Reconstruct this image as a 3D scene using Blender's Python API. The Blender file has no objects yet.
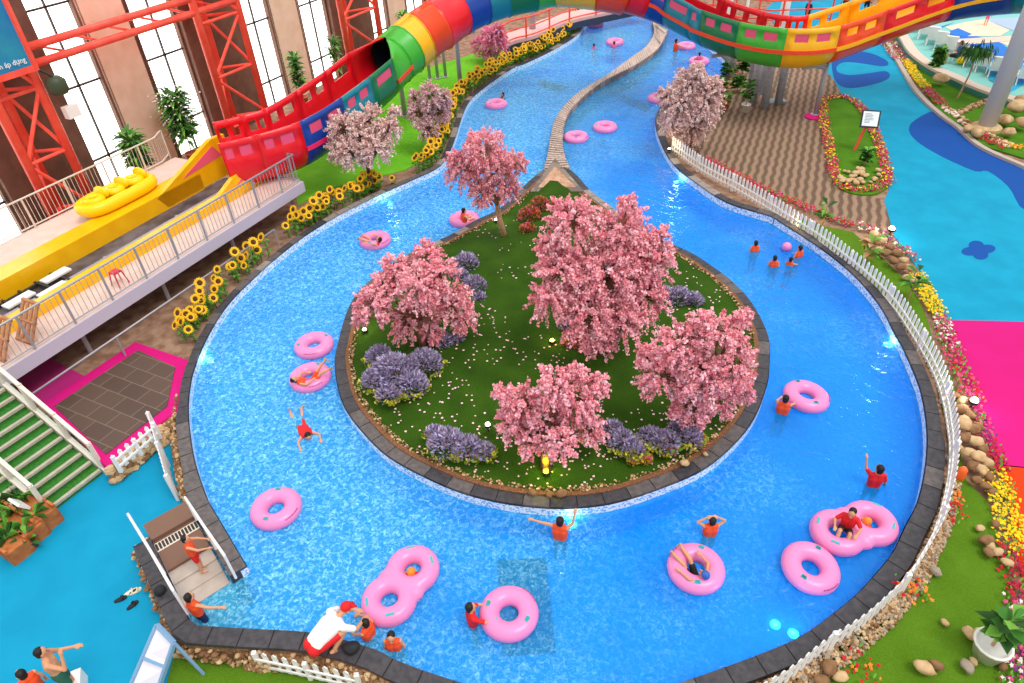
import bpy, bmesh, math, random
from mathutils import Vector, Matrix, geometry, noise
D=bpy.data
C=bpy.context.scene.collection
random.seed(7)
R=random.uniform
# ---------------------------------------------------------------- camera geometry
FL=683.;ZW=.35;CZ=12.6+ZW;ZC=.63;ZG=.40;ZF=-.55
VX,VY=48.,858.5
PIT=math.atan2(FL,math.hypot(VX,VY));ROLL=math.atan2(VX,VY)
def rd(px,py):
    dx,dy=px-512,py-341.5
    c,s=math.cos(ROLL),math.sin(ROLL)
    r=dx*c-dy*s;d=dx*s+dy*c
    return (r,FL*math.cos(PIT)-d*math.sin(PIT),-FL*math.sin(PIT)-d*math.cos(PIT))
def at(px,py,z=0.):
    x,y,v=rd(px,py);t=(z-CZ)/v
    return Vector((x*t,y*t,z))
def atY(px,py,Y):
    x,y,v=rd(px,py);t=Y/y
    return Vector((x*t,Y,CZ+v*t))
def pxm(p):
    return FL/(p[1]*math.cos(PIT)+(CZ-p[2])*math.sin(PIT))
A28=math.radians(28);DU=(math.sin(A28),math.cos(A28));DN=(-DU[1],DU[0])
def UW(u,w,z=0.): return Vector((u*DU[0]+w*DN[0],u*DU[1]+w*DN[1],z))
cam=D.cameras.new('camera');co=D.objects.new('camera',cam);C.objects.link(co)
cam.sensor_width=36;cam.lens=FL/1024*36;cam.clip_end=500
co.location=(0,0,CZ)
co.rotation_euler=(Matrix.Rotation(math.pi/2-PIT,3,'X')@Matrix.Rotation(-ROLL,3,'Z')).to_euler()
bpy.context.scene.camera=co
# ---------------------------------------------------------------- materials
def hx(h):
    h=h.lstrip('#');o=[]
    for i in (0,2,4):
        c=int(h[i:i+2],16)/255
        o.append(c/12.92 if c<=.04045 else ((c+.055)/1.055)**2.4)
    return (*o,1)
MC={}
def M(name,a,rough=.6,b=None,scale=6,detail=3,bump=0,metal=0,emit=0,spec=.4,lo=.35,hi=.65):
    if name in MC: return MC[name]
    m=D.materials.new(name);m.use_nodes=True;MC[name]=m
    nt=m.node_tree;p=nt.nodes['Principled BSDF']
    p.inputs['Roughness'].default_value=rough;p.inputs['Metallic'].default_value=metal
    p.inputs['Specular IOR Level'].default_value=spec
    p.inputs['Base Color'].default_value=hx(a)
    m.diffuse_color=hx(a)
    if b or bump:
        tc=nt.nodes.new('ShaderNodeTexCoord');nz=nt.nodes.new('ShaderNodeTexNoise')
        nz.inputs['Scale'].default_value=scale;nz.inputs['Detail'].default_value=detail
        nt.links.new(tc.outputs['Object'],nz.inputs['Vector'])
        if b:
            cr=nt.nodes.new('ShaderNodeValToRGB')
            cr.color_ramp.elements[0].color=hx(a);cr.color_ramp.elements[1].color=hx(b)
            cr.color_ramp.elements[0].position=lo;cr.color_ramp.elements[1].position=hi
            nt.links.new(nz.outputs['Fac'],cr.inputs[0]);nt.links.new(cr.outputs[0],p.inputs['Base Color'])
        if bump:
            bp=nt.nodes.new('ShaderNodeBump');bp.inputs['Strength'].default_value=bump;bp.inputs['Distance'].default_value=.05
            nt.links.new(nz.outputs['Fac'],bp.inputs['Height']);nt.links.new(bp.outputs[0],p.inputs['Normal'])
    if emit:
        p.inputs['Emission Color'].default_value=hx(a);p.inputs['Emission Strength'].default_value=emit
    return m
class NT:
    def __init__(s,name,rough=.6):
        s.m=D.materials.new(name);s.m.use_nodes=True;s.t=s.m.node_tree;s.p=s.t.nodes['Principled BSDF'];s.p.inputs['Roughness'].default_value=rough
        s.tc=s.t.nodes.new('ShaderNodeTexCoord').outputs['Object'];MC[name]=s.m
    def n(s,t,ins={},**kw):
        nd=s.t.nodes.new('ShaderNode'+t)
        for k,v in kw.items(): setattr(nd,k,v)
        for k,v in ins.items():
            if hasattr(v,'is_linked') or isinstance(v,bpy.types.NodeSocket): s.t.links.new(v,nd.inputs[k])
            else: nd.inputs[k].default_value=v
        return nd
    def math(s,op,a,b=0.):
        return s.n('Math',{0:a,1:b},operation=op).outputs[0]
    def mix(s,f,a,b):
        nd=s.n('MixRGB',{0:f});
        for i,v in ((1,a),(2,b)):
            if isinstance(v,str): nd.inputs[i].default_value=hx(v)
            else: s.t.links.new(v,nd.inputs[i])
        return nd.outputs[0]
    def link(s,a,b): s.t.links.new(a,b)
# ---------------------------------------------------------------- mesh builder
class MB:
    def __init__(s): s.v=[];s.f=[];s.m=[]
    def add(s,vs,fs,m=0):
        o=len(s.v);s.v+=[tuple(q) for q in vs];s.f+=[[i+o for i in f] for f in fs];s.m+=[m]*len(fs);return s
    def poly(s,pts,m=0): return s.add(pts,[list(range(len(pts)))],m)
    def box(s,c,sz,rz=0.,m=0,mat=None):
        x,y,z=sz[0]/2,sz[1]/2,sz[2]/2
        vs=[Vector((i,j,k)) for i in(-x,x) for j in(-y,y) for k in(-z,z)]
        Q=mat or Matrix.Rotation(rz,3,'Z')
        return s.add([Q@v+Vector(c) for v in vs],[(0,1,3,2),(4,6,7,5),(0,4,5,1),(2,3,7,6),(0,2,6,4),(1,5,7,3)],m)
    def beam(s,a,b,w,h,m=0,up=(0,0,1)):
        a,b=Vector(a),Vector(b);d=(b-a);L=d.length
        if L<1e-6: return s
        d/=L;u=Vector(up)
        if abs(d.dot(u))>.98:u=Vector((0,1,0))
        r=d.cross(u).normalized();u=r.cross(d)
        return s.box((a+b)/2,(w,L,h),m=m,mat=Matrix((r,d,u)).transposed())
    def tube(s,pts,r,n=8,cap=True,m=0):
        pts=[Vector(p) for p in pts];k=len(pts)
        rs=r if isinstance(r,(list,tuple)) else [r]*k
        vs=[];prev=None
        for i,p in enumerate(pts):
            d=(pts[min(i+1,k-1)]-pts[max(i-1,0)])
            d=d.normalized() if d.length>1e-9 else Vector((0,0,1))
            a=prev if prev else (Vector((0,0,1)) if abs(d.z)<.9 else Vector((1,0,0)))
            x=(a-d*a.dot(d))
            x=x.normalized() if x.length>1e-6 else d.orthogonal().normalized()
            prev=x;y=d.cross(x)
            vs+=[p+(x*math.cos(2*math.pi*j/n)+y*math.sin(2*math.pi*j/n))*rs[i] for j in range(n)]
        fs=[(i*n+j,i*n+(j+1)%n,(i+1)*n+(j+1)%n,(i+1)*n+j) for i in range(k-1) for j in range(n)]
        if cap: fs+=[tuple(reversed(range(n))),tuple(range((k-1)*n,k*n))]
        return s.add(vs,fs,m)
    def lathe(s,prof,n=16,c=(0,0,0),mat=None,m=0,cap=True):
        c=Vector(c);Q=mat or Matrix.Identity(3);vs=[]
        for r,z in prof: vs+=[c+Q@Vector((r*math.cos(2*math.pi*j/n),r*math.sin(2*math.pi*j/n),z)) for j in range(n)]
        k=len(prof)
        fs=[(i*n+j,i*n+(j+1)%n,(i+1)*n+(j+1)%n,(i+1)*n+j) for i in range(k-1) for j in range(n)]
        if cap: fs+=[tuple(reversed(range(n))),tuple(range((k-1)*n,k*n))]
        return s.add(vs,fs,m)
    def torus(s,c,R0,r,n=32,k=14,mat=None,m=0,flat=1.):
        c=Vector(c);Q=mat or Matrix.Identity(3);vs=[]
        for i in range(n):
            a=2*math.pi*i/n
            for j in range(k):
                b=2*math.pi*j/k;q=R0+r*math.cos(b)
                vs.append(c+Q@Vector((q*math.cos(a),q*math.sin(a),r*math.sin(b)*flat)))
        return s.add(vs,[(i*k+j,((i+1)%n)*k+j,((i+1)%n)*k+(j+1)%k,i*k+(j+1)%k) for i in range(n) for j in range(k)],m)
    def ball(s,c,r,n=10,k=7,m=0,mat=None,jit=0,seed=0):
        r=r if isinstance(r,(tuple,list)) else (r,r,r);c=Vector(c);Q=mat or Matrix.Identity(3);vs=[]
        def P(a,b):
            v=Vector((math.cos(a)*math.sin(b),math.sin(a)*math.sin(b),math.cos(b)))
            if jit: v*=1+jit*noise.noise(v*1.3+Vector((seed*3.7,seed*1.9,seed)))
            return c+Q@Vector((v.x*r[0],v.y*r[1],v.z*r[2]))
        vs=[P(0,0)]+[P(2*math.pi*j/n,math.pi*i/k) for i in range(1,k) for j in range(n)]+[P(0,math.pi)]
        fs=[(0,1+j,1+(j+1)%n) for j in range(n)]
        for i in range(k-2):
            for j in range(n): fs.append((1+i*n+j,1+(i+1)*n+j,1+(i+1)*n+(j+1)%n,1+i*n+(j+1)%n))
        o=1+(k-2)*n
        fs+=[(o+j,len(vs)-1,o+(j+1)%n) for j in range(n)]
        return s.add(vs,fs,m)
    def prism(s,poly,z0,z1,holes=(),m=0,side=True,bottom=False,ms=None):
        loops=[[Vector((p[0],p[1],0)) for p in L] for L in [poly,*holes]]
        tri=geometry.tessellate_polygon(loops)
        fl=[p for L in loops for p in L]
        zt=z1 if callable(z1) else (lambda x,y:z1)
        zb=z0 if callable(z0) else (lambda x,y:z0)
        top=[(p.x,p.y,zt(p.x,p.y)) for p in fl]
        def ccw(t):
            a,b,c=(fl[i] for i in t);return (b-a).cross(c-a).z>0
        tri=[t if ccw(t) else (t[0],t[2],t[1]) for t in tri]
        s.add(top,tri,m)
        if side:
            bot=[(p.x,p.y,zb(p.x,p.y)) for p in fl];o=0
            for L in loops:
                k=len(L);s.add(top[o:o+k]+bot[o:o+k],[(i,(i+1)%k,k+(i+1)%k,k+i) for i in range(k)],m if ms is None else ms);o+=k
        return s
    def build(s,name,mats,parent=None,smooth=False,local=False,kind=None,label=None,org=True):
        if not isinstance(mats,(list,tuple)): mats=[mats]
        off=Vector((0,0,0))
        if parent is not None and not local:
            r=parent
            while r.parent: r=r.parent
            off=r.location
        elif parent is None and org and kind!='structure':
            xs=[v[0] for v in s.v];ys=[v[1] for v in s.v];zs=[v[2] for v in s.v]
            off=Vector(((min(xs)+max(xs))/2,(min(ys)+max(ys))/2,min(zs)))
        me=D.meshes.new(name)
        me.from_pydata([(v[0]-off.x,v[1]-off.y,v[2]-off.z) for v in s.v],[],s.f)
        for q in mats: me.materials.append(q)
        me.polygons.foreach_set('material_index',s.m)
        if smooth: me.polygons.foreach_set('use_smooth',[True]*len(s.f))
        me.update()
        o=D.objects.new(name,me);C.objects.link(o)
        if parent is not None: o.parent=parent
        elif not local: o.location=off
        if kind:o['kind']=kind
        if label:o['label']=label
        return o
def tag(o,label,cat,group=None,kind=None):
    o['label']=label;o['category']=cat
    if group:o['group']=group
    if kind:o['kind']=kind
    return o
def thing(name,label,cat,loc=(0,0,0),rz=0,group=None,kind=None):
    o=D.objects.new(name,None);C.objects.link(o);o.empty_display_size=.2
    o.location=loc;o.rotation_euler=(0,0,rz)
    return tag(o,label,cat,group,kind)
KIDS={}
def kids(o):
    return [c for c in D.objects if c.parent==o]
def snap(o): return (o,[snap(c) for c in kids(o)])
def dup(tree,loc=None,rz=None,label=None,sc=None,parent=None,group=None):
    o,ch=tree
    c=o.copy();C.objects.link(c)
    if parent is not None:c.parent=parent
    if loc is not None:c.location=loc
    if rz is not None:c.rotation_euler=(c.rotation_euler[0],c.rotation_euler[1],rz)
    if sc is not None:c.scale=(sc,sc,sc)
    if label:c['label']=label
    if group:c['group']=group
    for k in ch: dup(k,parent=c)
    return c
def struct(name,mb,mat,**k): return mb.build(name,mat,kind='structure',**k)
# ---------------------------------------------------------------- curves
def spline(pts,closed=False,n=6):
    P=[Vector(p) for p in pts];k=len(P);out=[]
    for i in range(k if closed else k-1):
        if closed: a,b,c,d=P[i-1],P[i],P[(i+1)%k],P[(i+2)%k]
        else: a,b,c,d=P[max(i-1,0)],P[i],P[i+1],P[min(i+2,k-1)]
        for j in range(n):
            t=j/n
            out.append(.5*((2*b)+(c-a)*t+(2*a-5*b+4*c-d)*t*t+(3*b-a-3*c+d)*t**3))
    if not closed: out.append(P[-1])
    return out
def area(p): return .5*sum(p[i][0]*p[(i+1)%len(p)][1]-p[(i+1)%len(p)][0]*p[i][1] for i in range(len(p)))
def resample(P,step,closed=False):
    P=[Vector(p) for p in P]
    if closed:P=P+[P[0]]
    L=[0]
    for a,b in zip(P,P[1:]):L.append(L[-1]+(b-a).length)
    n=max(2,int(round(L[-1]/step)));out=[];j=0
    for i in range(n if closed else n+1):
        s=L[-1]*i/n
        while j<len(L)-2 and L[j+1]<s:j+=1
        t=(s-L[j])/max(L[j+1]-L[j],1e-9);out.append(P[j].lerp(P[j+1],min(t,1)))
    return out
def offset(P,d,closed=True):
    """move a path sideways; positive = outward for a counter-clockwise loop / right of an open path"""
    k=len(P);out=[]
    for i in range(k):
        a=P[i-1] if closed else P[max(i-1,0)]
        b=P[(i+1)%k] if closed else P[min(i+1,k-1)]
        t=Vector((b[0]-a[0],b[1]-a[1]));t=t.normalized() if t.length>1e-9 else Vector((1,0))
        out.append(Vector((P[i][0]+t.y*d,P[i][1]-t.x*d,P[i][2] if len(P[i])>2 else 0)))
    return out
def ccw(P): return P if area(P)>0 else list(reversed(P))
def band(mb,A,B,z0,z1,m=0,closed=False):
    """solid strip between two parallel paths"""
    k=len(A)
    T=[(*p[:2],z1) for p in A]+[(*p[:2],z1) for p in B]+[(*p[:2],z0) for p in A]+[(*p[:2],z0) for p in B]
    f=[]
    for i in range(k if closed else k-1):
        j=(i+1)%k
        f+=[(i,j,k+j,k+i),(i,2*k+i,2*k+j,j),(k+i,k+j,3*k+j,3*k+i)]
    if not closed: f+=[(0,k,3*k,2*k),(k-1,3*k-1,4*k-1,2*k-1)]
    mb.add(T,f,m)
def inside(x,y,P):
    r=False;j=len(P)-1
    for i in range(len(P)):
        xi,yi=P[i][0],P[i][1];xj,yj=P[j][0],P[j][1]
        if (yi>y)!=(yj>y) and x<(xj-xi)*(y-yi)/(yj-yi)+xi:r=not r
        j=i
    return r
def pxpoly(pts,z): return [at(a,b,z) for a,b in pts]
def dist(x,y,P):
    return math.sqrt(min((p[0]-x)**2+(p[1]-y)**2 for p in P))
# ================================================================ GROUND, POOL, ISLAND
W='w';T='c'
def lv(L): return [at(a,b,ZW if k==W else ZC) for a,b,k in L]
outer_px=[(583,25,W),(579,37,W),(557,52,W),(527,67,W),(512,73,W),(481,95,W),(466,112,W),(453,150,W),(441,171,W),(416,184,W),(381,200,W),(338,222,W),(306,242,W),(278,264,W),(256,284,W),(230,311,W),(210,343,W),(198,372,W),(193,392,W),(191,417,W),(194,449,W),(200,477,W),(211,508,W)]
blk=[(246,566,T),(234,573,T)]
ent=[(192,514,T),(150,538,T),(191,625,T)]
out2=[(256,629,T),(316,633,T),(371,648,T),(396,660,T),(431,673,T),(470,685,T),(520,697,T),(570,702,T),(620,696,T),(674,684,T),(697,677,T),(768,651,T),(808,632,T),(853,598,T),(875,575,T),(893,553,T),(905,528,T),(914,510,W),(921,482,W),(924,454,W),(923,427,W),(918,399,W),(910,377,W),(900,354,W),(893,342,W),(878,313,W),(855,285,W),(830,263,W),(805,245,W),(780,229,W),(768,222,W),(727,209,W),(697,190,W),(673,170,W),(660,147,W),(655,125,W),(663,109,W),(684,97,W),(712,85,W),(733,72,W)]
top_px=[(700,42,W),(668,26,W),(650,13,W),(632,10,W),(612,9,W),(592,14,W)]
S1=spline(lv(outer_px),n=4)
S2=spline(lv(out2),n=4)
S3=lv(top_px)
OUT=[Vector((p.x,p.y,0)) for p in S1+lv(blk)+lv(ent)+S2+S3]
OUT=ccw(OUT)
NOTCH=lv(blk);CORN=lv(ent)
OUTS=ccw([Vector((p.x,p.y,0)) for p in S1+CORN+S2+S3])       # plain outline, steps included, without the stone block
KERB=[Vector((p.x,p.y,0)) for p in CORN[1:]+S2+S3+S1+NOTCH[:1]]  # open kerb line from the steps all the way round to the block
isl_px=[(554,166,T),(540,172,T),(527,183,T),(500,208,T),(476,220,T),(446,237,T),(416,249,T),(381,272,T),(358,292,T),(346,314,T),(338,343,T),(335,360,T),(338,386,T),(348,416,W),(366,440,W),(391,464,W),(431,486,W),(468,501,W),(512,511,W),(562,515,W),(612,510,W),(662,494,W),(702,476,W),(732,451,W),(752,425,W),(764,394,W),(769,366,T),(768,335,T),(752,303,T),(732,281,T),(712,266,T),(692,253,T),(660,238,T),(630,220,T),(607,203,T),(590,190,T),(572,171,T)]
ISL=ccw([Vector((p.x,p.y,0)) for p in spline(lv(isl_px),True,4)])
divL=[(652,20),(655,32),(647,46),(632,57),(609,74),(587,87),(571,99),(556,118),(551,136),(548,153),(544,169)]
divR=[(668,30),(659,47),(648,57),(632,67),(602,82),(585,95),(569,112),(563,130),(563,150),(570,168)]
DL=resample(spline(pxpoly(divL,ZC),n=5),.5);DR=[]
_r=resample(spline(pxpoly(divR,ZC),n=5),.25)
DR=[_r[round(i*(len(_r)-1)/(len(DL)-1))] for i in range(len(DL))]

# --- materials of the ground
def coping_mat(name,c1,c2,c3,sc):
    t=NT(name,.55)
    v=t.n('TexVoronoi',{'Vector':t.tc,'Scale':sc},feature='F1',distance='CHEBYCHEV')
    nz=t.n('TexNoise',{'Vector':t.tc,'Scale':9.,'Detail':5.})
    a=t.n('SeparateColor',{0:v.outputs['Color']}).outputs[0]
    cr=t.n('ValToRGB',{0:a});e=cr.color_ramp;e.interpolation='CONSTANT'
    e.elements[0].color=hx(c1);e.elements[1].color=hx(c2);e.elements[1].position=.45;q=e.elements.new(.8);q.color=hx(c3)
    o=t.n('MixRGB',{0:.5,1:cr.outputs[0],2:nz.outputs['Color']},blend_type='OVERLAY').outputs[0]
    t.link(o,t.p.inputs['Base Color'])
    return t.m
m_slate=coping_mat('slate','#35343a','#45434a','#77706c',1.6)
m_slate2=coping_mat('weathered_stone','#6b5d55','#857468','#a08c80',2.4)
m_tan=M('tan_stone','#96623e',.8,'#5c3e28',30,bump=.4)
def mosaic():
    t=NT('pool_mosaic',.3)
    s=t.n('SeparateXYZ',{0:t.tc})
    z=t.math('GREATER_THAN',s.outputs[2],.20)
    ck=t.n('TexVoronoi',{'Vector':t.tc,'Scale':24.},distance='CHEBYCHEV')
    b=t.math('GREATER_THAN',t.n('SeparateColor',{0:ck.outputs['Color']}).outputs[0],.62)
    up=t.mix(b,'#eef4fa','#7fb4e6')
    nz=t.n('TexNoise',{'Vector':t.tc,'Scale':20.})
    lo=t.mix(nz.outputs['Fac'],'#2c9cff','#1a8af8')
    t.link(t.mix(z,lo,up),t.p.inputs['Base Color'])
    return t.m
m_mosaic=mosaic()
def poolfloor():
    t=NT('pool_floor_tiles',.5)
    ck=t.n('TexVoronoi',{'Vector':t.tc,'Scale':3.5,'Randomness':.35},distance='CHEBYCHEV')
    a=t.n('SeparateColor',{0:ck.outputs['Color']}).outputs[0]
    c=t.mix(a,'#00a0ff','#28b4ff')
    t.link(c,t.p.inputs['Base Color'])
    return t.m
m_pfloor=poolfloor()
def water():
    t=NT('water',.05);nt=t.t;nt.nodes.remove(t.p)
    mp=t.n('Mapping',{'Vector':t.tc,'Scale':(1.,.8,1.)})
    n1=t.n('TexNoise',{'Vector':mp.outputs[0],'Scale':2.6,'Detail':3.,'Distortion':1.2})
    n2=t.n('TexNoise',{'Vector':t.tc,'Scale':7.,'Detail':2.,'Distortion':.6})
    h=t.math('ADD',n1.outputs[0],t.math('MULTIPLY',n2.outputs[0],.35))
    bp=t.n('Bump',{'Strength':1.,'Distance':.09,'Height':h})
    fr=t.n('Fresnel',{'IOR':1.33,'Normal':bp.outputs[0]})
    gl=t.n('BsdfGlossy',{'Roughness':.04,'Normal':bp.outputs[0]})
    tr=t.n('BsdfTransparent',{'Color':(.40,.90,1,1)})
    # diffuse blue mixed in; reg lightens the left, painting in reflected light and turbulence
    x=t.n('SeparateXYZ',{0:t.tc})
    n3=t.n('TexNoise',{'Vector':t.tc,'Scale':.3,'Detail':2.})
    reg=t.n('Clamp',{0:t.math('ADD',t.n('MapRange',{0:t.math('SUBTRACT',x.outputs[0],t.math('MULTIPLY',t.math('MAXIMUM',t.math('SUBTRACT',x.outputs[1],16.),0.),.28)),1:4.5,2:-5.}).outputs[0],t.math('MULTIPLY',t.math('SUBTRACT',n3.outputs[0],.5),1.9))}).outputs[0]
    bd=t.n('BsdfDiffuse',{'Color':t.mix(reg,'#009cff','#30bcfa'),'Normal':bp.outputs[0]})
    m0=t.n('MixShader',{0:.42,1:tr.outputs[0],2:bd.outputs[0]})
    mx=t.n('MixShader',{0:fr.outputs[0],1:m0.outputs[0],2:gl.outputs[0]})
    # air bubbles, with caustic cells and glints painted into the same pale mask
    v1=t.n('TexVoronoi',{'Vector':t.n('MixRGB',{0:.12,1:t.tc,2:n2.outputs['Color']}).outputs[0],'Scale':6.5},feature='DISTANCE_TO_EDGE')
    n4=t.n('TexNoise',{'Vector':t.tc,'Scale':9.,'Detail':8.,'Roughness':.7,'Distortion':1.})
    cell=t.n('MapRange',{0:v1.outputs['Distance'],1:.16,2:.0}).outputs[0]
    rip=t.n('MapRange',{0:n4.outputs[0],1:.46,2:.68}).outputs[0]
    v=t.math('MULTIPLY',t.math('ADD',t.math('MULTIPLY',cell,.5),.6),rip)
    foam_caustics=t.math('MULTIPLY',t.n('MapRange',{0:reg,3:.04,4:.85}).outputs[0],v)
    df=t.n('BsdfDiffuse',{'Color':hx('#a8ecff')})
    m2=t.n('MixShader',{0:foam_caustics,1:mx.outputs[0],2:df.outputs[0]})
    t.link(m2.outputs[0],nt.nodes['Material Output'].inputs['Surface'])
    return t.m
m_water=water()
def turf(name,a,b):
    t=NT(name,.9)
    n1=t.n('TexNoise',{'Vector':t.tc,'Scale':45.,'Detail':4.})
    n2=t.n('TexNoise',{'Vector':t.tc,'Scale':1.2,'Detail':3.})
    f=t.math('ADD',t.math('MULTIPLY',n1.outputs[0],.6),t.math('MULTIPLY',n2.outputs[0],.5))
    t.link(t.mix(t.n('MapRange',{0:f,1:.35,2:.75}).outputs[0],a,b),t.p.inputs['Base Color'])
    bp=t.n('Bump',{'Strength':.7,'Distance':.03,'Height':n1.outputs[0]});t.link(bp.outputs[0],t.p.inputs['Normal'])
    t.p.inputs['Specular IOR Level'].default_value=.1
    return t.m
m_turfI=turf('island_turf','#233f07','#3d5f15')
m_turfR=turf('lawn_turf','#4a6e10','#628a22')
m_turfB=turf('bright_turf','#57a818','#79c22f')
m_turfD=turf('strip_turf','#3c6a10','#5a8c22')
m_dirt=M('brown_earth','#7d5a44',.95,'#a2816a',3,bump=.3)
m_grey=M('grey_floor','#9c938c',.9,'#8a8078',2)
m_cyan=M('cyan_rubber','#008cb4',.75,'#0694bc',1.2,spec=.2)
m_cyan2=M('bright_cyan_rubber','#008eb2',.75,'#0898bc',1.2,spec=.2)
m_blueR=M('dark_blue_rubber','#0a4c9c',.75,spec=.2)
m_mag=M('magenta_rubber','#c80c70',.75,'#cc1078',1,spec=.2)
m_org=M('orange_red_rubber','#e23a06',.75,spec=.2)
def pavers():
    t=NT('zigzag_pavers',.85)
    s=t.n('SeparateXYZ',{0:t.tc})
    u=t.math('ADD',t.math('MULTIPLY',s.outputs[0],.9),t.math('MULTIPLY',s.outputs[1],-.40))
    zz=t.math('PINGPONG',t.math('ADD',t.math('MULTIPLY',s.outputs[1],1.0),t.math('MULTIPLY',s.outputs[0],.45)),.5)
    k=t.math('FRACT',t.math('ADD',t.math('MULTIPLY',u,3.1),t.math('MULTIPLY',zz,.42)))
    e=t.n('MapRange',{0:t.math('ABSOLUTE',t.math('SUBTRACT',k,.5)),1:.16,2:.34}).outputs[0]
    nz=t.n('TexNoise',{'Vector':t.tc,'Scale':8.,'Detail':4.})
    c=t.mix(e,'#937760','#644c39')
    c=t.n('MixRGB',{0:.35,1:c,2:nz.outputs['Color']},blend_type='OVERLAY').outputs[0]
    t.link(c,t.p.inputs['Base Color']);return t.m
m_paver=pavers()

# --- base ground and raised terrain
POOLX=ccw([Vector(p) for p in offset(OUTS,.30)])
big=[(-70,-6),(70,-6),(70,110),(-70,110)]
g=MB();g.prism([Vector((*p,0)) for p in big],-.9,0,[POOLX]);struct('ground_slab',g,m_grey)
# raised terrain all around except the low blue floor at the lower left
POOLO=offset(OUTS,.34)
ia=min(range(len(OUTS)),key=lambda i:(OUTS[i]-at(193,400,0).xy.to_3d()).length)
ib=min(range(len(OUTS)),key=lambda i:(OUTS[i]-at(470,685,0).xy.to_3d()).length)
# counter-clockwise from ib (bottom) round the right side and the top to ia (left)
seq=[];i=ib
while i!=ia: seq.append(POOLO[i]);i=(i+1)%len(OUTS)
seq.append(POOLO[ia])
_a=at(185,366,0);tl=UW(9.5,16.2)
terr=seq+[Vector((tl.x,tl.y,0)),UW(6,17.6),UW(-12,17.6),Vector((-70,20,0)),Vector((-70,109,0)),Vector((69,109,0)),Vector((69,-5,0)),Vector((seq[0].x,-5,0))]
g=MB();g.prism(terr,0,ZG-.02);struct('raised_ground',g,m_dirt)

# --- pool
g=MB();g.prism(OUT,ZF-.1,ZF);struct('pool_floor',g,m_pfloor)
O=offset(OUT,-.02);g=MB()
k=len(O)
g.add([(p.x,p.y,ZC-.05) for p in O]+[(p.x,p.y,ZF) for p in O],[(i,k+i,k+(i+1)%k,(i+1)%k) for i in range(k)])
OI=offset(ISL,.02);kI=len(OI);g.add([(p.x,p.y,ZC-.05) for p in OI]+[(p.x,p.y,ZF) for p in OI],[(i,(i+1)%kI,kI+(i+1)%kI,kI+i) for i in range(kI)])
struct('pool_wall',g,m_mosaic)
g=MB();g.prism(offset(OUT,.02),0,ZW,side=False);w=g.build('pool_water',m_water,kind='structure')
# outer coping, as a stone kerb with its rubble face
m_sl=[M('slate_dark','#343338',.5,'#484448',9,4),M('slate_mid','#544e4e',.55,'#6a625f',9,4),M('slate_pale','#857a74',.6,'#9c9088',9,4)]
def kerb(name,A,side,closed,seed,mats=m_sl,w=(6,3,2),wd=.38,step=.62):
    random.seed(seed)
    P=resample(A,step/2,closed);Q1=offset(P,side,closed);Q=[p+(q-p)*(wd(p) if callable(wd) else wd) for p,q in zip(P,Q1)];g=MB();k=len(P);n=k if closed else k-1
    V=[(p.x,p.y,ZC) for p in P]+[(p.x,p.y,ZC) for p in Q]+[(p.x,p.y,ZF) for p in P]+[(p.x,p.y,ZF) for p in Q]
    m=0
    for i in range(n):
        j=(i+1)%k
        if i%2==0 and R(0,1)<.55: m=random.choices(range(len(mats)),w)[0]
        g.add([V[i],V[j],V[k+j],V[k+i],V[2*k+i],V[2*k+j],V[3*k+j],V[3*k+i]],[(0,1,2,3),(0,4,5,1)],m)
        g.add([(Q[i].x,Q[i].y,ZC),(Q[j].x,Q[j].y,ZC),(Q[j].x,Q[j].y,ZC-.1),(Q[i].x,Q[i].y,ZC-.1),(Q[j].x,Q[j].y,ZF),(Q[i].x,Q[i].y,ZF)],[(0,1,2,3)],m);g.add([(Q[i].x,Q[i].y,ZC-.1),(Q[j].x,Q[j].y,ZC-.1),(Q[j].x,Q[j].y,ZF),(Q[i].x,Q[i].y,ZF)],[(0,1,2,3)],len(mats)+1)
        d=(P[j]-P[i]).normalized()*.012
        if i%2==0: g.add([(P[i].x-d.x,P[i].y-d.y,ZC+.002),(P[i].x+d.x,P[i].y+d.y,ZC+.002),(Q[i].x+d.x,Q[i].y+d.y,ZC+.002),(Q[i].x-d.x,Q[i].y-d.y,ZC+.002)],[(0,1,2,3)],len(mats))
    if not closed:
        for e in (0,k-1): g.add([V[e],V[k+e],V[3*k+e],V[2*k+e]],[(0,1,2,3)],0)
    return struct(name,g,list(mats)+[M('kerb_joint','#1c1b1d',.9),M('rubble_masonry','#9a7350',.9,'#6a4a32',14,4,bump=1.)])
_mid=KERB[len(KERB)//2];_o=offset(KERB,.3,False);SG=-1 if inside(_o[len(KERB)//2].x,_o[len(KERB)//2].y,OUTS) else 1
kerb('pool_coping',KERB,SG,False,4,wd=lambda p:.24 if (p.x<3 and p.y>13.3) else (.36 if p.y<11 else .30))
# island body
Ii=offset(ISL,-.30);Ij=offset(ISL,-.42)
kerb('island_coping',ISL,-1,True,8,w=(5,4,1),wd=.31)
g=MB();band(g,Ii,Ij,ZF,ZC+.03,closed=True);struct('island_pebble_edging',g,m_tan)
IJ=resample(Ij,.6,True)
def iz(x,y):
    if not inside(x,y,Ij): return ZC
    d=dist(x,y,IJ);return ZC-.02+.45*(1-math.exp(-d/1.8))
g=MB()
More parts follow.
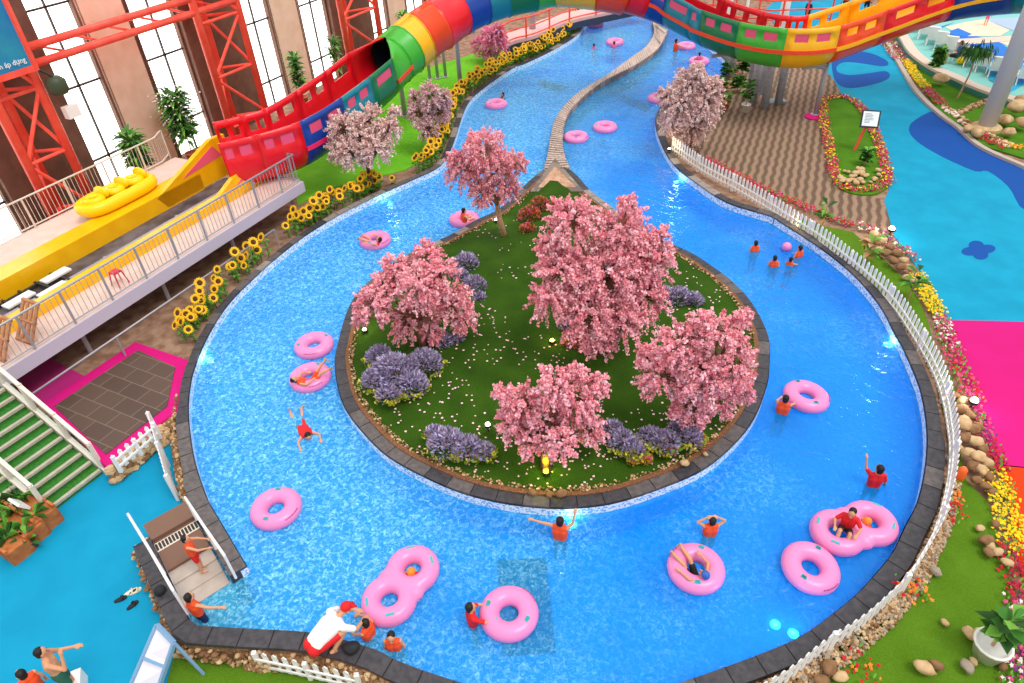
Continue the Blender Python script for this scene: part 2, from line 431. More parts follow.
# island turf: triangulated grid clipped to the edging
pts=[(p.x,p.y) for p in resample(Ij,.35,True)]
n0=len(pts);xs=[p[0] for p in pts];ys=[p[1] for p in pts]
y=min(ys)
while y<max(ys):
    x=min(xs)
    while x<max(xs):
        q=(x+R(-.05,.05),y+R(-.05,.05))
        if inside(*q,Ij) and dist(*q,IJ)>.3: pts.append(q)
        x+=.55
    y+=.55
cd=geometry.delaunay_2d_cdt([Vector(p) for p in pts],[(i,(i+1)%n0) for i in range(n0)],[],1,1e-4)
V2=[(v.x,v.y,iz(v.x,v.y) if i>=n0 else ZC) for i,v in enumerate(cd[0])]
g.add(V2,[f for f in cd[2]])
struct('island_turf',g,m_turfI,smooth=True)
# divider kerb between the two channels
m_div=M('pale_stone','#e0c8bc',.8,'#a08c80',14,2)
g=MB();band(g,DL,DR,ZF,ZC)
struct('channel_divider',g,m_slate2)
g=MB()
for L_,q in ((DL,-.02),(DR,.02)):
    E=offset(L_,q,False)
    if (E[5]-DL[5]).length+(E[5]-DR[5]).length<(L_[5]-DL[5]).length+(L_[5]-DR[5]).length+.01:E=offset(L_,-q,False)
    k=len(E);g.add([(p.x,p.y,ZC-.05) for p in E]+[(p.x,p.y,ZF) for p in E],[(i,i+1,k+i+1,k+i) for i in range(k-1)])
struct('divider_wall',g,m_mosaic)
g=MB()
for i in range(1,len(DL)-1):
    for f in (.25,.75):
        a=DL[i].lerp(DL[i+1],f);b=DR[i].lerp(DR[i+1],f);g.beam(a+Vector((0,0,.0)),b,.10,.06)
struct('divider_stones',g,m_div)
# triangular planter at the tip of the island
t3=pxpoly([(555,160),(530,193),(584,193)],ZC)
g=MB()
g.prism(t3,ZF,ZC+.07,[pxpoly([(555,168),(538,189),(576,189)],ZC)])
struct('island_tip_kerb',g,m_slate2)
g=MB();g.prism(pxpoly([(555,168),(538,189),(576,189)],ZC),ZC-.1,ZC+.08);struct('island_tip_bed',g,M('tan_bed','#caa287',.9,'#a67c60',5))

# --- surfaces
def sheet(name,px,z,mat,th=.05,sm=0,holes=()):
    P=pxpoly(px,z)
    if sm:P=spline(P,True,sm)
    g=MB();g.prism(P,z-th,z);return struct(name,g,mat)
g=MB();g.prism([at(0,560,0),at(-20,480,0),at(60,420,0),at(110,440,0),at(180,440,0),at(215,600,0),at(380,690,0),at(520,760,0),at(-60,760,0)],-.05,.012,[])
struct('low_floor',g,m_cyan)
path=[(820,64),(834,80),(843,97),(856,104),(872,125),(880,147),(885,171),(889,190),(884,200),(895,238),(908,256),(928,281),(938,300),(943,321),(1000,322),(1400,332),(1400,240),(1060,180),(1024,168),(980,147),(958,128),(940,115),(918,95),(903,72),(885,40),(878,22),(868,4),(790,-14),(765,10),(785,40)]
sheet('blue_path',path,ZG,m_cyan2)
sheet('magenta_path',[(943,320),(1000,321),(1400,331),(1400,478),(1024,468),(996,465),(980,420),(966,385),(950,345)],ZG+.004,m_mag)
sheet('orange_path',[(996,464),(1024,467),(1400,477),(1400,640),(1030,620),(1019,560),(1010,513),(1006,488)],ZG+.004,m_org)
sheet('blue_swirl',[(909,130),(915,120),(938,111),(962,132),(985,150),(1024,170),(1060,190),(1060,230),(1024,209),(1018,203),(1008,186),(988,171),(975,171),(943,157),(918,142)],ZG+.006,m_blueR,sm=3)
sheet('blue_ring',[(833,57),(850,51),(870,53),(886,60),(888,65),(880,66),(860,63),(845,62),(837,66),(838,72),(850,75),(870,73),(885,71),(890,75),(886,80),(870,85),(850,88),(838,84),(833,74)],ZG+.006,m_blueR,sm=3)
cl=[]
for j in range(60):
    a=2*math.pi*j/60;r=15.5*(.62+.38*abs(math.cos(2*a+.5)))
    cl.append((978.5+r*math.cos(a)*1.12,250+r*math.sin(a)*.62))
sheet('blue_clover',cl,ZG+.006,m_blueR)
sheet('paved_terrace',[(682,132),(714,112),(734,92),(744,64),(790,58),(828,62),(834,80),(843,97),(840,150),(850,190),(884,200),(894,236),(880,240),(850,222),(800,206),(760,193),(730,178),(702,160),(680,138)],ZG-.006,m_paver)
sheet('left_bank_lawn',[(325,190),(405,170),(440,150),(458,108),(475,90),(515,64),(548,44),(520,30),(470,55),(420,70),(380,100),(330,130),(290,165),(298,205)],ZG+.01,m_turfB)
lawnR=[(800,218),(823,226),(853,232),(868,246),(888,263),(903,278),(918,298),(928,321),(935,350),(953,380),(957,400),(955,422),(960,452),(966,480),(988,502),(998,535),(1008,562),(1010,597),(1014,617),(1015,652),(1030,690),(1010,740),(780,760),(760,705),(800,672),(860,628),(908,590),(936,540),(948,500),(950,455),(946,420),(936,380),(918,345),(895,312),(870,287),(845,265),(820,246),(795,230)]
sheet('right_lawn',lawnR,ZG+.03,m_turfR)
sheet('front_lawn',[(177,642),(250,642),(300,648),(350,662),(400,680),(450,700),(420,760),(100,760),(165,690)],.03,m_turfR)
# brown strip of earth along the sunflowers
iS=[i for i in range(len(OUT)) if OUT[i].x<9 and (OUT[i].y>16.2) and dist(OUT[i].x,OUT[i].y,[Vector((p.x,p.y,0)) for p in S1])<.01]
sun=[Vector((p.x,p.y,0)) for p in S1]   # runs from the far top down the left bank
sunO=offset(sun,.38,False)
sgn=1 if (not inside(sunO[20].x,sunO[20].y,OUT)) else -1
kS=next(i for i,p in enumerate(sun) if p.y<16.4)
SUN=sun[:kS]
g=MB();band(g,offset(SUN,sgn*.26,False),offset(SUN,sgn*.95,False),ZG-.1,ZG+.08);struct('sunflower_bed',g,m_dirt)
# ================================================================ FENCES
m_white=M('white_paint','#f2efec',.5)
m_postw=M('cream_post','#e6dccb',.6)
def fence(name,label,path,z,h=.74,pitch=.2,wd=.1,most=100,far_first=False):
    P=resample(path,pitch)
    t=thing(name,label,'fence',(P[0].x,P[0].y,z))
    pk=MB();w=wd/2
    pk.add([(-w,-.012,.03),(w,-.012,.03),(w,-.012,h-.06),(0,-.012,h),(-w,-.012,h-.06),(-w,.012,.03),(w,.012,.03),(w,.012,h-.06),(0,.012,h),(-w,.012,h-.06)],
      [(0,1,2,3,4),(9,8,7,6,5),(0,5,6,1),(1,6,7,2),(2,7,8,3),(3,8,9,4),(4,9,5,0)])
    idx=sorted(range(len(P)),key=lambda i:P[i].length)
    near=set(idx[:most]);first=None;rest=MB()
    for i,p in enumerate(P):
        a=P[max(i-1,0)];b=P[min(i+1,len(P)-1)];an=math.atan2(b.y-a.y,b.x-a.x)
        l=Vector((p.x,p.y,z))-t.location
        if i in near:
            if first is None: o=first=pk.build('picket',m_white,t,local=True)
            else: o=first.copy();C.objects.link(o);o.parent=t
            o.location=l;o.rotation_euler=(0,0,an)
        else:
            q=Matrix.Rotation(an,3,'Z');rest.add([q@Vector(v)+l for v in pk.v],pk.f)
    if rest.v: rest.build('picket',m_white,t,local=True,kind='stuff')
    for zz in (.17,.40):
        r=MB();Q=resample(path,.6)
        off=offset(Q,.03,False)
        for a,b in zip(off,off[1:]): r.beam((a.x,a.y,z+zz),(b.x,b.y,z+zz),.03,.06)
        r.build('rail',m_white,t)
    for p in resample(path,2.2):
        q=MB();q.box((p.x,p.y,z+h*.5-.04),(.08,.08,h-.02));q.build('post',m_white,t)
    return t
fr=[(672,152),(702,174),(735,192),(768,212),(793,229),(818,245),(843,265),(868,286),(893,312),(917,349),(931,374),(941,401),(946,427),(949,454),(947,482),(943,503),(933,537),(918,565),(902,590),(880,612),(855,634),(818,658),(783,686),(740,712)]
fence('picket_fence','long curving white picket fence between the pool and the right-hand lawn',spline(pxpoly(fr,ZG+.04),n=4),ZG+.03)
fence('picket_fence','short white picket fence on the strip of lawn below the pool near the crouching man',spline(pxpoly([(262,668),(300,676),(335,684),(362,690)],.03),n=3),.02,h=.66,pitch=.2)
fence('picket_fence','white picket fence along the front edge of the tiled magenta platform',pxpoly([(121,471),(160,437)],.45),.45,h=.58,pitch=.2)
fence('picket_fence','white picket gate standing between the tiled platform and the pool stairs',pxpoly([(160,437),(170,470),(179,500)],.0)[0:3],.02,h=.95,pitch=.16)

# ================================================================ SUNFLOWERS
m_pet=M('sunflower_petals','#f7b70a',.6,'#ffce1c',20)
m_disc=M('sunflower_disc','#3a1f0c',.9,'#6a3c12',60)
m_stem=M('plant_stem','#4e7a20',.8);m_leaf=M('plant_leaf','#3f7d1e',.7,'#6aa832',10)
def sunproto(h,n,seed):
    random.seed(seed)
    t=thing('sunflower','-','flower',(0,0,0))
    hd=Vector((R(-.05,.05),-.08,h));tilt=Matrix.Rotation(math.radians(55),3,'X')
    g=MB();g.tube([(0,0,0),(.01,.01,h*.5),hd],[.014,.012,.01],6);g.build('stem',m_stem,t,local=True)
    g=MB()
    for i in range(6):
        a=R(0,6.28);z=h*(.25+.1*i);l=R(.13,.2);dx,dy=math.cos(a),math.sin(a);w=.06
        g.add([(0,0,z),(dx*l*.5-dy*w,dy*l*.5+dx*w,z+.05),(dx*l,dy*l,z-.02),(dx*l*.5+dy*w,dy*l*.5-dx*w,z+.05)],[(0,1,2,3)])
    g.build('leaves',m_leaf,t,local=True)
    g=MB()
    for ring,(r1,zz) in enumerate(((.155,.0),(.125,.015))):
        for i in range(n):
            a=2*math.pi*(i+.5*ring)/n;b=math.pi/n*.95
            f=lambda r,q,z:hd+tilt@Vector((r*math.cos(q),r*math.sin(q),z))
            g.add([f(.05,a-b,zz),f(.11,a-b*.9,zz+.02),f(r1,a,zz+.01),f(.11,a+b*.9,zz+.02),f(.05,a+b,zz)],[(0,1,2,3,4)])
    g.build('petals',m_pet,t,local=True)
    g=MB();g.lathe([(.068,-.01),(.072,.02),(.05,.04),(.0,.042)],12,hd,tilt);g.build('seed_disc',m_disc,t,local=True,smooth=True)
    return t
protos=[sunproto(.55,15,1),sunproto(.75,14,2),sunproto(.42,15,3)]
ST=[snap(p) for p in protos]
random.seed(11)
spans=[(7,12.2,.0),(12.2,15.2,.0)]
used=[False]*3
def zone(p):
    q=p.y
    if q<17.5: return 'yellow sunflower at the lower end of the border, beside the tiled platform'
    if q<20.5: return 'yellow sunflower in the border beside the middle of the raised deck'
    if q<24.5: return 'yellow sunflower in the border beside the far end of the raised deck'
    if q<31: return 'yellow sunflower in the border beside the pale blossom trees'
    if q<40: return 'yellow sunflower in the dense border below the slide tube'
    return 'yellow sunflower at the far end of the border near the red-railed bridge'
cl=resample(SUN,.27);cnt=0
clump=[math.sin(i*.55)+math.sin(i*.23+1) for i in range(len(cl))]
for i,p in enumerate(cl):
    far=p.y>29
    k=3 if far else (3 if clump[i]>.6 else (2 if clump[i]>-.3 else (1 if clump[i]>-1.2 else 0)))
    for j in range(k):
        a=cl[max(i-1,0)];b=cl[min(i+1,len(cl)-1)];tdir=(b-a).normalized();nn=Vector((tdir.y,-tdir.x,0))*sgn
        q=p+nn*R(.36,.8)+tdir*R(-.12,.12);pr=random.randrange(3)
        lab=zone(q);loc=(q.x,q.y,ZG+.07)
        if not used[pr]:
            o=protos[pr];used[pr]=True;o.location=loc;o['label']=lab
        else: o=dup(ST[pr],loc,0,lab)
        o.rotation_euler=(0,0,R(-.9,.9));s=R(.95,1.3);o.scale=(s,s,s)
        o['group']='sunflowers: '+lab.split(' sunflower ')[1];cnt+=1

# ================================================================ BLOSSOM TREES
m_bark=M('tree_bark','#6b4636',.9,'#94674e',12,bump=.4)
m_bark2=M('pale_bark','#a87f5c',.9,'#c79c76',12,bump=.4)
def bmats(key,cols): return [M('blossom_%s_%d'%(key,i),c,.8,spec=.1) for i,c in enumerate(cols)]
PINK=bmats('pink',['#ffb8c2','#fca8b4','#ffced6','#f0929e'])
PALE=bmats('pale',['#f4d4cc','#ecc4bc','#fae6de','#dcaca4'])
ROSE=bmats('rose',['#ffa4c8','#fa90b8','#ffc0d8','#f080ac'])
MAUV=bmats('mauve',['#ecc0c0','#e0acae','#f6d4d2','#cc989a'])
def tree(label,basepx,bz,blobs,mats,seed,dens=1.5,bs=.029,bark=None,trunks=1,group='blossom trees'):
    random.seed(seed)
    b=at(*basepx,bz);t=thing('cherry_blossom_tree',label,'tree',b,0,group)
    bl=[]
    for (px,py,rp,*dy) in blobs:
        c=atY(px,py,b.y+(dy[0] if dy else R(-.5,.5)));bl.append((c,rp/pxm(c)))
    bl=[(c if c.z-r*.8>bz+.1 else Vector((c.x,c.y,bz+.1+r*.8)),r) for c,r in bl]
    top=max(c.z for c,r in bl);H=top-bz
    tw=MB();br=MB();fl=MB()
    roots=[b+Vector((R(-.25,.25),R(-.1,.1),0)) for _ in range(trunks)] if trunks>1 else [b]
    cx=sum((c for c,r in bl),Vector())/len(bl)
    forks=[]
    for q in roots:
        fk=q.lerp(Vector((cx.x,cx.y,bz+H*.42)),1.);fk=Vector((q.x*.6+fk.x*.4,q.y*.6+fk.y*.4,bz+H*.38))
        tw.tube([q-Vector((0,0,.05)),q.lerp(fk,.5)+Vector((R(-.05,.05),0,0)),fk],[.13,.10,.08],8);forks.append(fk)
    def quad(p,s,m):
        n=Vector((R(-1,1),R(-1,1),R(-.4,1))).normalized();x=n.orthogonal().normalized();a=R(0,6.28);y=n.cross(x)
        u=(x*math.cos(a)+y*math.sin(a))*s;v=(y*math.cos(a)-x*math.sin(a))*s
        fl.add([p-u*.5-v,p+u*.5-v,p+u+n*s*.35,p+v*1.1,p-u+n*s*.35],[(0,1,2,3,4)],m)
    for c,r in bl:
        fk=min(forks,key=lambda f:(f-c).length)
        mid=fk.lerp(c,.5)+Vector((R(-.1,.1),R(-.1,.1),.08))
        tw.tube([fk,mid,c],[.06,.04,.022],6)
        nb=int(16*max(r,.35)**2*9*dens)+16
        for k in range(nb):
            d=Vector((R(-1,1),R(-1,1),R(-.75,1)))
            if d.length<.2: continue
            d.normalize();L=r*R(.72,1.15)
            e=c+d*L;e.z-=r*.12*(1-d.z)
            if e.z<bz+.15:e.z=bz+R(.15,.3)
            s=c+d*r*.12;m=s.lerp(e,.55)+Vector((0,0,r*.12))
            if k%2==0: br.tube([s,m,e],[.016,.010,.004],4,cap=False)
            cm=random.choices(range(4),(5,3,3,1.5))[0]
            nbl=int(19*dens+10*r)
            for j in range(nbl):
                f=R(.35,1.04);p=(s.lerp(m,f*2) if f<.5 else m.lerp(e,f*2-1))
                p=p+Vector((R(-1,1),R(-1,1),R(-1,1)))*(.025+.03*r)
                quad(p,bs*R(.7,1.3),cm if R(0,1)<.7 else random.randrange(4))
    tw.build('trunk',bark or m_bark,t,smooth=True);br.build('twigs',bark or m_bark,t)
    fl.build('blossom',mats,t)
    return t
isz=lambda p:ZC+.28
tree('pink blossom tree with a bare pale trunk at the tip of the island',(505,238),ZC+.1,[(485,150,22),(463,172,20),(500,172,24),(516,162,12),(482,193,16),(508,192,13),(456,158,10),(475,142,10)],PINK,1,bark=m_bark2)
tree('pink blossom tree on the far left side of the island, spreading over the kerb',(425,350),ZC+.2,[(428,258,18),(396,268,17),(420,288,26),(374,306,20),(450,303,24),(408,322,22),(464,318,16),(440,275,20),(384,290,18),(360,318,9),(430,330,14)],PINK,2)
tree('tallest and broadest pink blossom tree at the middle of the island',(600,356),ZC+.3,[(628,204,11,.2),(572,222,28,.3),(620,236,34,.4),(655,262,24,.2),(560,272,30,.1),(605,278,40,0),(645,298,27,0),(590,318,32,-.5),(550,300,24,-.3),(622,322,26,-.5),(660,238,14,.4),(548,244,16,.4),(600,340,18,-.6)],PINK,3)
tree('pink blossom tree on the right side of the island, crown reaching over the kerb',(698,428),ZC+.2,[(680,345,26),(718,330,22),(662,375,26),(704,372,30),(736,365,22),(690,404,24),(648,356,14),(740,388,16),(720,406,15),(742,318,12),(735,342,14),(700,320,12)],PINK,4)
tree('pink blossom tree at the bottom of the island lit by a yellow ground lamp',(546,468),ZC+.15,[(555,385,24),(525,406,25),(577,404,26),(545,420,28),(510,424,18),(590,430,17),(562,443,18),(530,443,17),(598,384,13),(502,394,11),(578,372,10)],PINK,5)
tree('pale pink blossom tree on twin trunks in front of the open slide',(374,194),ZG,[(345,130,19),(370,122,18),(390,130,13),(352,152,18),(376,150,17),(336,150,13),(362,138,18),(395,112,7)],PALE,6,bark=m_bark,trunks=2)
tree('dusty pink blossom tree between the slide supports and the sunflowers',(430,150),ZG,[(430,96,14),(419,114,13),(440,112,13),(428,128,12),(415,98,8),(445,98,9)],MAUV,7)
tree('small rose pink blossom tree on the far lawn beside the red-railed bridge',(490,64),ZG,[(491,38,12),(481,46,10),(500,44,10),(490,50,10),(498,32,8)],ROSE,8)
tree('dusty pink weeping blossom tree on the far bank beside the paved terrace',(690,152),ZG,[(690,84,18),(680,106,21),(705,102,19),(690,128,19),(713,88,11),(668,96,11),(670,122,12),(698,72,10),(708,122,10)],PALE,9,dens=1.8)

# ================================================================ SHRUBS
m_pur=[M('shrub_purple','#a79cc0',.8),M('shrub_lilac','#c0b6d8',.8),M('shrub_dark','#86789a',.8),M('shrub_mauve','#a890a8',.8)]
m_fr=[M('fringe_yellow','#b8b02c',.8),M('fringe_green','#6c8c2c',.8),M('fringe_lime','#d8cc4a',.8)]
m_lea=[M('foliage_green','#3d7a24',.7),M('foliage_light','#6ea83a',.7),M('foliage_dark','#28561a',.7)]
def blades(mb,c,r,h,n,l,w,nm,bz,up=.35):
    for _ in range(n):
        a=R(0,6.283);q=math.sqrt(R(0,1));x=math.cos(a)*q*r;y=math.sin(a)*q*r
        z=h*math.sqrt(max(0,1-q*q))*R(.55,1.)
        d=Vector((x/r*.9+R(-.5,.5),y/r*.9+R(-.5,.5),up+R(-.1,.7))).normalized()
        s=d.cross(Vector((R(-1,1),R(-1,1),R(-1,1)))).normalized()*w
        p=c+Vector((x,y,z));L=l*R(.6,1.2)
        m=random.randrange(nm)
        mb.add([p-d*L*.4-s*.4,p-d*L*.4+s*.4,p+d*L*.2+s,p+d*L*.6,p+d*L*.2-s],[(0,1,2,3,4)],m)
def shrub(label,blobs,bz,seed,fr=True,mats=None,n=520,name='purple_shrub',grp='purple shrubs on the island'):
    random.seed(seed)
    px,py,rp=blobs[0];b=at(px,py,bz);t=thing(name,label,'shrub',b,0,grp)
    g=MB();f=MB();st=MB()
    for px,py,rp in blobs:
        c=at(px,py+rp*.35,bz);r=rp/pxm(c);h=min(.75,r*1.1)
        blades(g,c,r*.95,h,int(n*r*r*4.2)+110,.13,.024,4 if mats is None else len(mats),bz)
        st.tube([c,c+Vector((.05,0,h*.7))],[.03,.015],6)
        for k in range(5): st.tube([c+Vector((0,0,.1)),c+Vector((R(-.6,.6)*r,R(-.6,.6)*r,h*.6))],[.015,.006],4)
        if fr: 
            for k in range(int(50*r)+10):
                a=R(-math.pi,0.2);p=c+Vector((math.cos(a)*r*1.02,math.sin(a)*r*1.02,R(.02,.14)))
                blades(f,p,.07,.06,3,.10,.03,3,bz)
    st.build('stems',m_bark,t);g.build('foliage',mats or m_pur,t)
    if fr and f.v: f.build('fringe_foliage',m_fr,t,label='yellow-green fringe leaves')
    return t
zi=ZC+.22
shrub('big purple spiky shrub at the left of the island, below the far left tree',[(395,370,27),(378,378,17),(425,362,20),(390,392,14),(412,382,18),(380,355,15)],zi,1)
shrub('purple shrub between the two far left blossom trees of the island',[(466,262,14),(474,285,14),(460,275,10),(480,298,9)],zi,2,fr=False)
shrub('purple shrub on the near left of the island beside a small white lamp',[(447,440,20),(468,446,17),(484,450,12),(435,432,10)],zi,3)
shrub('purple shrub at the bottom right of the bottom blossom tree',[(622,440,16),(612,428,12),(634,448,12)],zi,4)
shrub('purple shrub near the lower right kerb of the island with yellow flowers before it',[(665,440,16),(650,436,14),(690,436,14),(678,428,12)],zi,5)
shrub('purple shrub behind the right blossom tree, on the far side of the island',[(678,296,14),(694,299,10),(664,292,9)],zi,6,fr=False)
shrub('small dark purple shrub under the far left blossom tree',[(445,341,12),(430,343,9),(458,340,8)],zi,7,fr=False)
shrub('greyish purple shrub at the foot of the tallest tree',[(566,328,11),(578,338,9)],zi,8,fr=False)
m_crot=[M('croton_pink','#d86a8c',.8),M('croton_red','#c23a3a',.8),M('croton_orange','#e08a3c',.8),M('croton_green','#5a7a24',.8)]
shrub('pink, red and orange leafed shrub near the tip of the island',[(530,215,13),(540,205,12),(528,230,10),(556,208,10)],ZC+.12,9,fr=False,mats=m_crot,name='croton_shrub',grp='coloured leaf shrubs on the island')
shrub('orange and yellow leafed shrub under the middle of the tallest tree',[(585,345,14),(605,340,12),(568,346,9)],zi,10,fr=False,mats=[m_crot[2],m_crot[1],m_fr[0],m_crot[0]],name='croton_shrub',grp='coloured leaf shrubs on the island')
shrub('orange and yellow leafed shrub low beside the purple shrub near the right kerb',[(645,458,7),(633,460,6),(668,450,8),(700,440,8)],zi-.1,11,fr=False,mats=[m_crot[2],m_fr[0],m_fr[2],m_crot[0]],name='croton_shrub',grp='coloured leaf shrubs on the island')
# fallen petals
random.seed(5);g=MB()
for k in range(1500):
    a=R(0,6.28);x,y=at(560+R(-170,190),370+R(-150,125),ZC).xy
    if not inside(x,y,Ij):continue
    if noise.noise(Vector((x*.5,y*.5,0)))<-.05: continue
    z=iz(x,y)+.015;s=R(.02,.04);c,q=math.cos(a)*s,math.sin(a)*s
    g.add([(x-c,y-q,z),(x+q,y-c,z+.01),(x+c,y+q,z),(x-q,y+c,z+.01)],[(0,1,2,3)],random.randrange(2))
o=g.build('fallen_petals',[PINK[2],M('petal_white','#f8c8cc',.8)],org=False);tag(o,'pale pink fallen petals strewn over the island turf','petals',kind='stuff')

# ================================================================ FLOWER BORDERS AND ROCKS
m_red=M('flower_red','#c41022',.7);m_dred=M('flower_crimson','#a80c38',.7);m_pk=M('flower_pink','#d8487c',.7);m_wh=M('flower_white','#f0dcd4',.7)
m_yel=M('flower_yellow','#ffd200',.7);m_vio=M('flower_violet','#7c2c7c',.7);m_orf=M('flower_orange','#f08428',.7)
def border(label,px,z,wm,mats,n,seed,size=.045,h=.16,name='flower_border'):
    random.seed(seed);P=resample(spline(pxpoly(px,z),n=4),.12);g=MB();k=len(mats);tot=mats+[m_leaf,m_stem]
    L=sum((b-a).length for a,b in zip(P,P[1:]))
    for _ in range(int(n*L*2.6)):
        p=P[random.randrange(len(P))]+Vector((R(-wm,wm)*1.25,R(-wm,wm)*1.25,R(.04,h)))
        m=random.randrange(k) if R(0,1)<.72 else k
        s=size*R(.6,1.3);nn=Vector((R(-.5,.5),R(-.9,.1),1)).normalized();x=nn.orthogonal().normalized();y=nn.cross(x)
        if m<k:
            st=[p+(x*math.cos(2*math.pi*j/10)+y*math.sin(2*math.pi*j/10))*s*(1 if j%2 else .6) for j in range(10)]
            g.add([p+nn*.01]+st,[(0,1+j,1+(j+1)%10) for j in range(10)],m)
            if R(0,1)<.3: g.tube([(p.x,p.y,z-.05),p],.006,3,cap=False,m=k+1)
        else:
            g.add([p-x*s,p+y*s*.5,p+x*s*1.4,p-y*s*.5],[(0,1,2,3)],m)
    o=g.build(name,tot);return tag(o,label,'flowers',kind='stuff')
zb=ZG+.02
border('red flowers bordering the paved terrace behind the picket fence',[(706,160),(740,178),(770,194),(800,206),(828,218),(850,226)],zb,.16,[m_dred,m_red,m_pk],55,1)
border('white and pink flowers around the kerb bulge by the bright garden lamp',[(862,228),(880,236),(890,246),(902,252),(910,260)],zb,.22,[m_wh,m_pk,m_red,m_vio],50,2)
border('yellow flowers along the blue path, upper stretch of the right border',[(917,276),(922,288),(930,302),(938,316)],zb,.2,[m_yel],100,3,size=.038)
border('pink and white flowers where the blue path meets the magenta path',[(940,320),(945,335),(950,348)],zb,.2,[m_pk,m_wh,m_dred],60,4)
border('red flowers along the upper half of the magenta path',[(950,350),(955,362),(962,376),(968,390),(974,403)],zb,.2,[m_red,m_pk,m_dred],55,5)
border('violet flowers beside the rocks along the magenta path',[(975,412),(980,425),(985,440)],zb,.17,[m_vio,m_dred,m_pk],55,6)
border('crimson flowers along the lower end of the magenta path',[(988,445),(993,458),(998,470)],zb,.17,[m_red,m_dred],60,7)
border('yellow flowers along the orange path at the right edge',[(996,480),(1001,500),(1006,520),(1011,545)],zb,.22,[m_yel],110,8,size=.038)
border('red flowers along the orange path at the right edge, below the yellow ones',[(1012,552),(1016,570),(1020,590),(1024,605)],zb,.22,[m_red,m_dred],60,9)
border('pink and violet flowers at the lower right corner',[(1020,610),(1024,640),(1022,665),(1018,690)],zb,.22,[m_pk,m_vio,m_wh],50,10)
border('red flowers in the planting at the foot of the lower fence',[(850,656),(858,668),(866,680)],zb,.22,[m_red,m_orf],30,11)
border('sparse orange-red flowers against the curving fence on the right lawn',[(893,592),(905,588),(917,590),(912,600)],zb,.18,[m_red,m_orf],34,12,h=.3)
border('sparse red flowers by the orange marker on the fence',[(953,500),(956,512),(952,522)],zb,.12,[m_red,m_orf],28,13,h=.25)
border('pink and white flowers around the rim of the planter by the terrace',[(823,100),(843,98),(858,106),(870,124),(880,150),(886,172),(887,182),(872,190),(850,190),(836,182),(832,166),(829,148),(823,118),(823,100)],zb,.17,[m_dred,m_red,m_pk,m_dred,m_yel],60,14)
border('yellow flowers in the bed at the far right behind the blue path',[(906,62),(912,72),(919,82),(925,88)],zb,.2,[m_yel],70,15)
border('magenta flowers in the bed at the far right behind the blue path',[(926,90),(933,97),(942,106)],zb,.22,[m_pk,m_dred,m_red],70,16)
border('red flowers in the bed at the far right, near the foot of the tall column',[(966,124),(978,134),(990,142),(1002,148)],zb,.22,[m_red,m_dred],60,17)
border('orange and yellow flowers at the right end of the far bed',[(1004,146),(1014,148),(1026,150)],zb,.18,[m_yel,m_orf],60,18)
border('red and white flowers climbing the far end of the bed under the slide',[(884,38),(890,46),(897,56),(904,62)],zb,.35,[m_pk,m_wh,m_red,m_dred],60,19)
border('red and pink flowers in the planting below the slide by the terrace',[(722,92),(730,84),(738,78)],zb,.6,[m_red,m_orf,m_yel],30,20)
g=None
m_rk=M('tan_rock','#b89468',.9,'#d6b88e',4,bump=.3);m_rk2=M('brown_rock','#7a5638',.9,'#9a7450',4,bump=.3);m_rk3=M('grey_rock','#a89a86',.9,'#8c8070',4,bump=.3)
RN=[0]
def rock(px,py,rp,label,mat=None,z=ZG+.03,asp=(1,.75,.55),rz=None,group=None):
    RN[0]+=1;p=at(px,py,z);r=rp/pxm(p);g=MB()
    rz=R(0,3.1) if rz is None else rz
    g.ball((0,0,0),(r*asp[0],r*asp[1],r*asp[2]),12,8,jit=.32,seed=RN[0])
    zs=min(v[2] for v in g.v)
    o=g.build('rock',mat or random.choice((m_rk,m_rk2)),smooth=True,local=True)
    o.location=(p.x,p.y,z-zs-.25*r*asp[2]);o.rotation_euler=(0,0,rz)
    return tag(o,label,'rock',group)
random.seed(21)
for a in [(978,531,5,'lone pale rock high on the right lawn, left of the yellow flowers',m_rk),(934,575,6,'grey flat stone on the lawn beside the curving fence',m_rk3),
 (943,625,4.5,'small tan stone on the middle of the lower right lawn',m_rk),(968,638,8,'long tan stone lying left of the white plant pot',m_rk),(976,634,5,'small upright stone behind the long one beside the white pot',m_rk),
 (922,672,10,'longest tan stone lying on the lawn at the bottom edge',m_rk),(934,668,7,'brown stone leaning on the longest stone at the bottom edge',m_rk2),(964,670,8,'round grey-brown stone in front of the white plant pot',m_rk3),(972,664,5,'tan stone touching the foot of the white pot',m_rk),(1001,669,5,'pinkish stone right of the white pot',m_rk2),
 (983,545,8,'brown rock of the cluster by the yellow flowers, topmost',m_rk2),(988,549,6,'tan rock of the cluster by the yellow flowers, right of the topmost',m_rk),(986,556,6,'flat rock of the cluster by the yellow flowers, lower left',m_rk2),(995,555,6,'pale rounded rock of the cluster by the yellow flowers, lower right',m_rk),(1004,566,6,'single rock against the red flowers beside the orange path',m_rk),
 (993,527,5,'rock wedged against the left side of the yellow flowers',m_rk2),(827,672,9,'big brown rock at the foot of the lower fence',m_rk2),(838,680,8,'tan rock beside the big one at the foot of the lower fence',m_rk),(820,684,8,'dark rock at the very bottom under the fence',m_rk2),
 (938,86,8,'large pale boulder on the far right lawn',m_rk)]:
    rock(a[0],a[1],a[2],a[3],a[4])
rb=[(958,415,8),(966,420,7),(961,430,9),(970,434,8),(976,430,6),(962,443,8),(972,447,9),(980,452,7),(966,456,7),(976,462,8),(984,466,7),(970,470,7),(979,475,7),(987,480,6),(974,484,6),(983,490,6),(952,400,6),(960,405,6),(955,452,6),(990,495,5)]
for i,(x,y,r) in enumerate(rb): rock(x,y,r,'brown rock in the pile between the fence and the magenta path',random.choice((m_rk2,m_rk2,m_rk)),z=ZG+R(0,.12),group='rock pile by the magenta path')
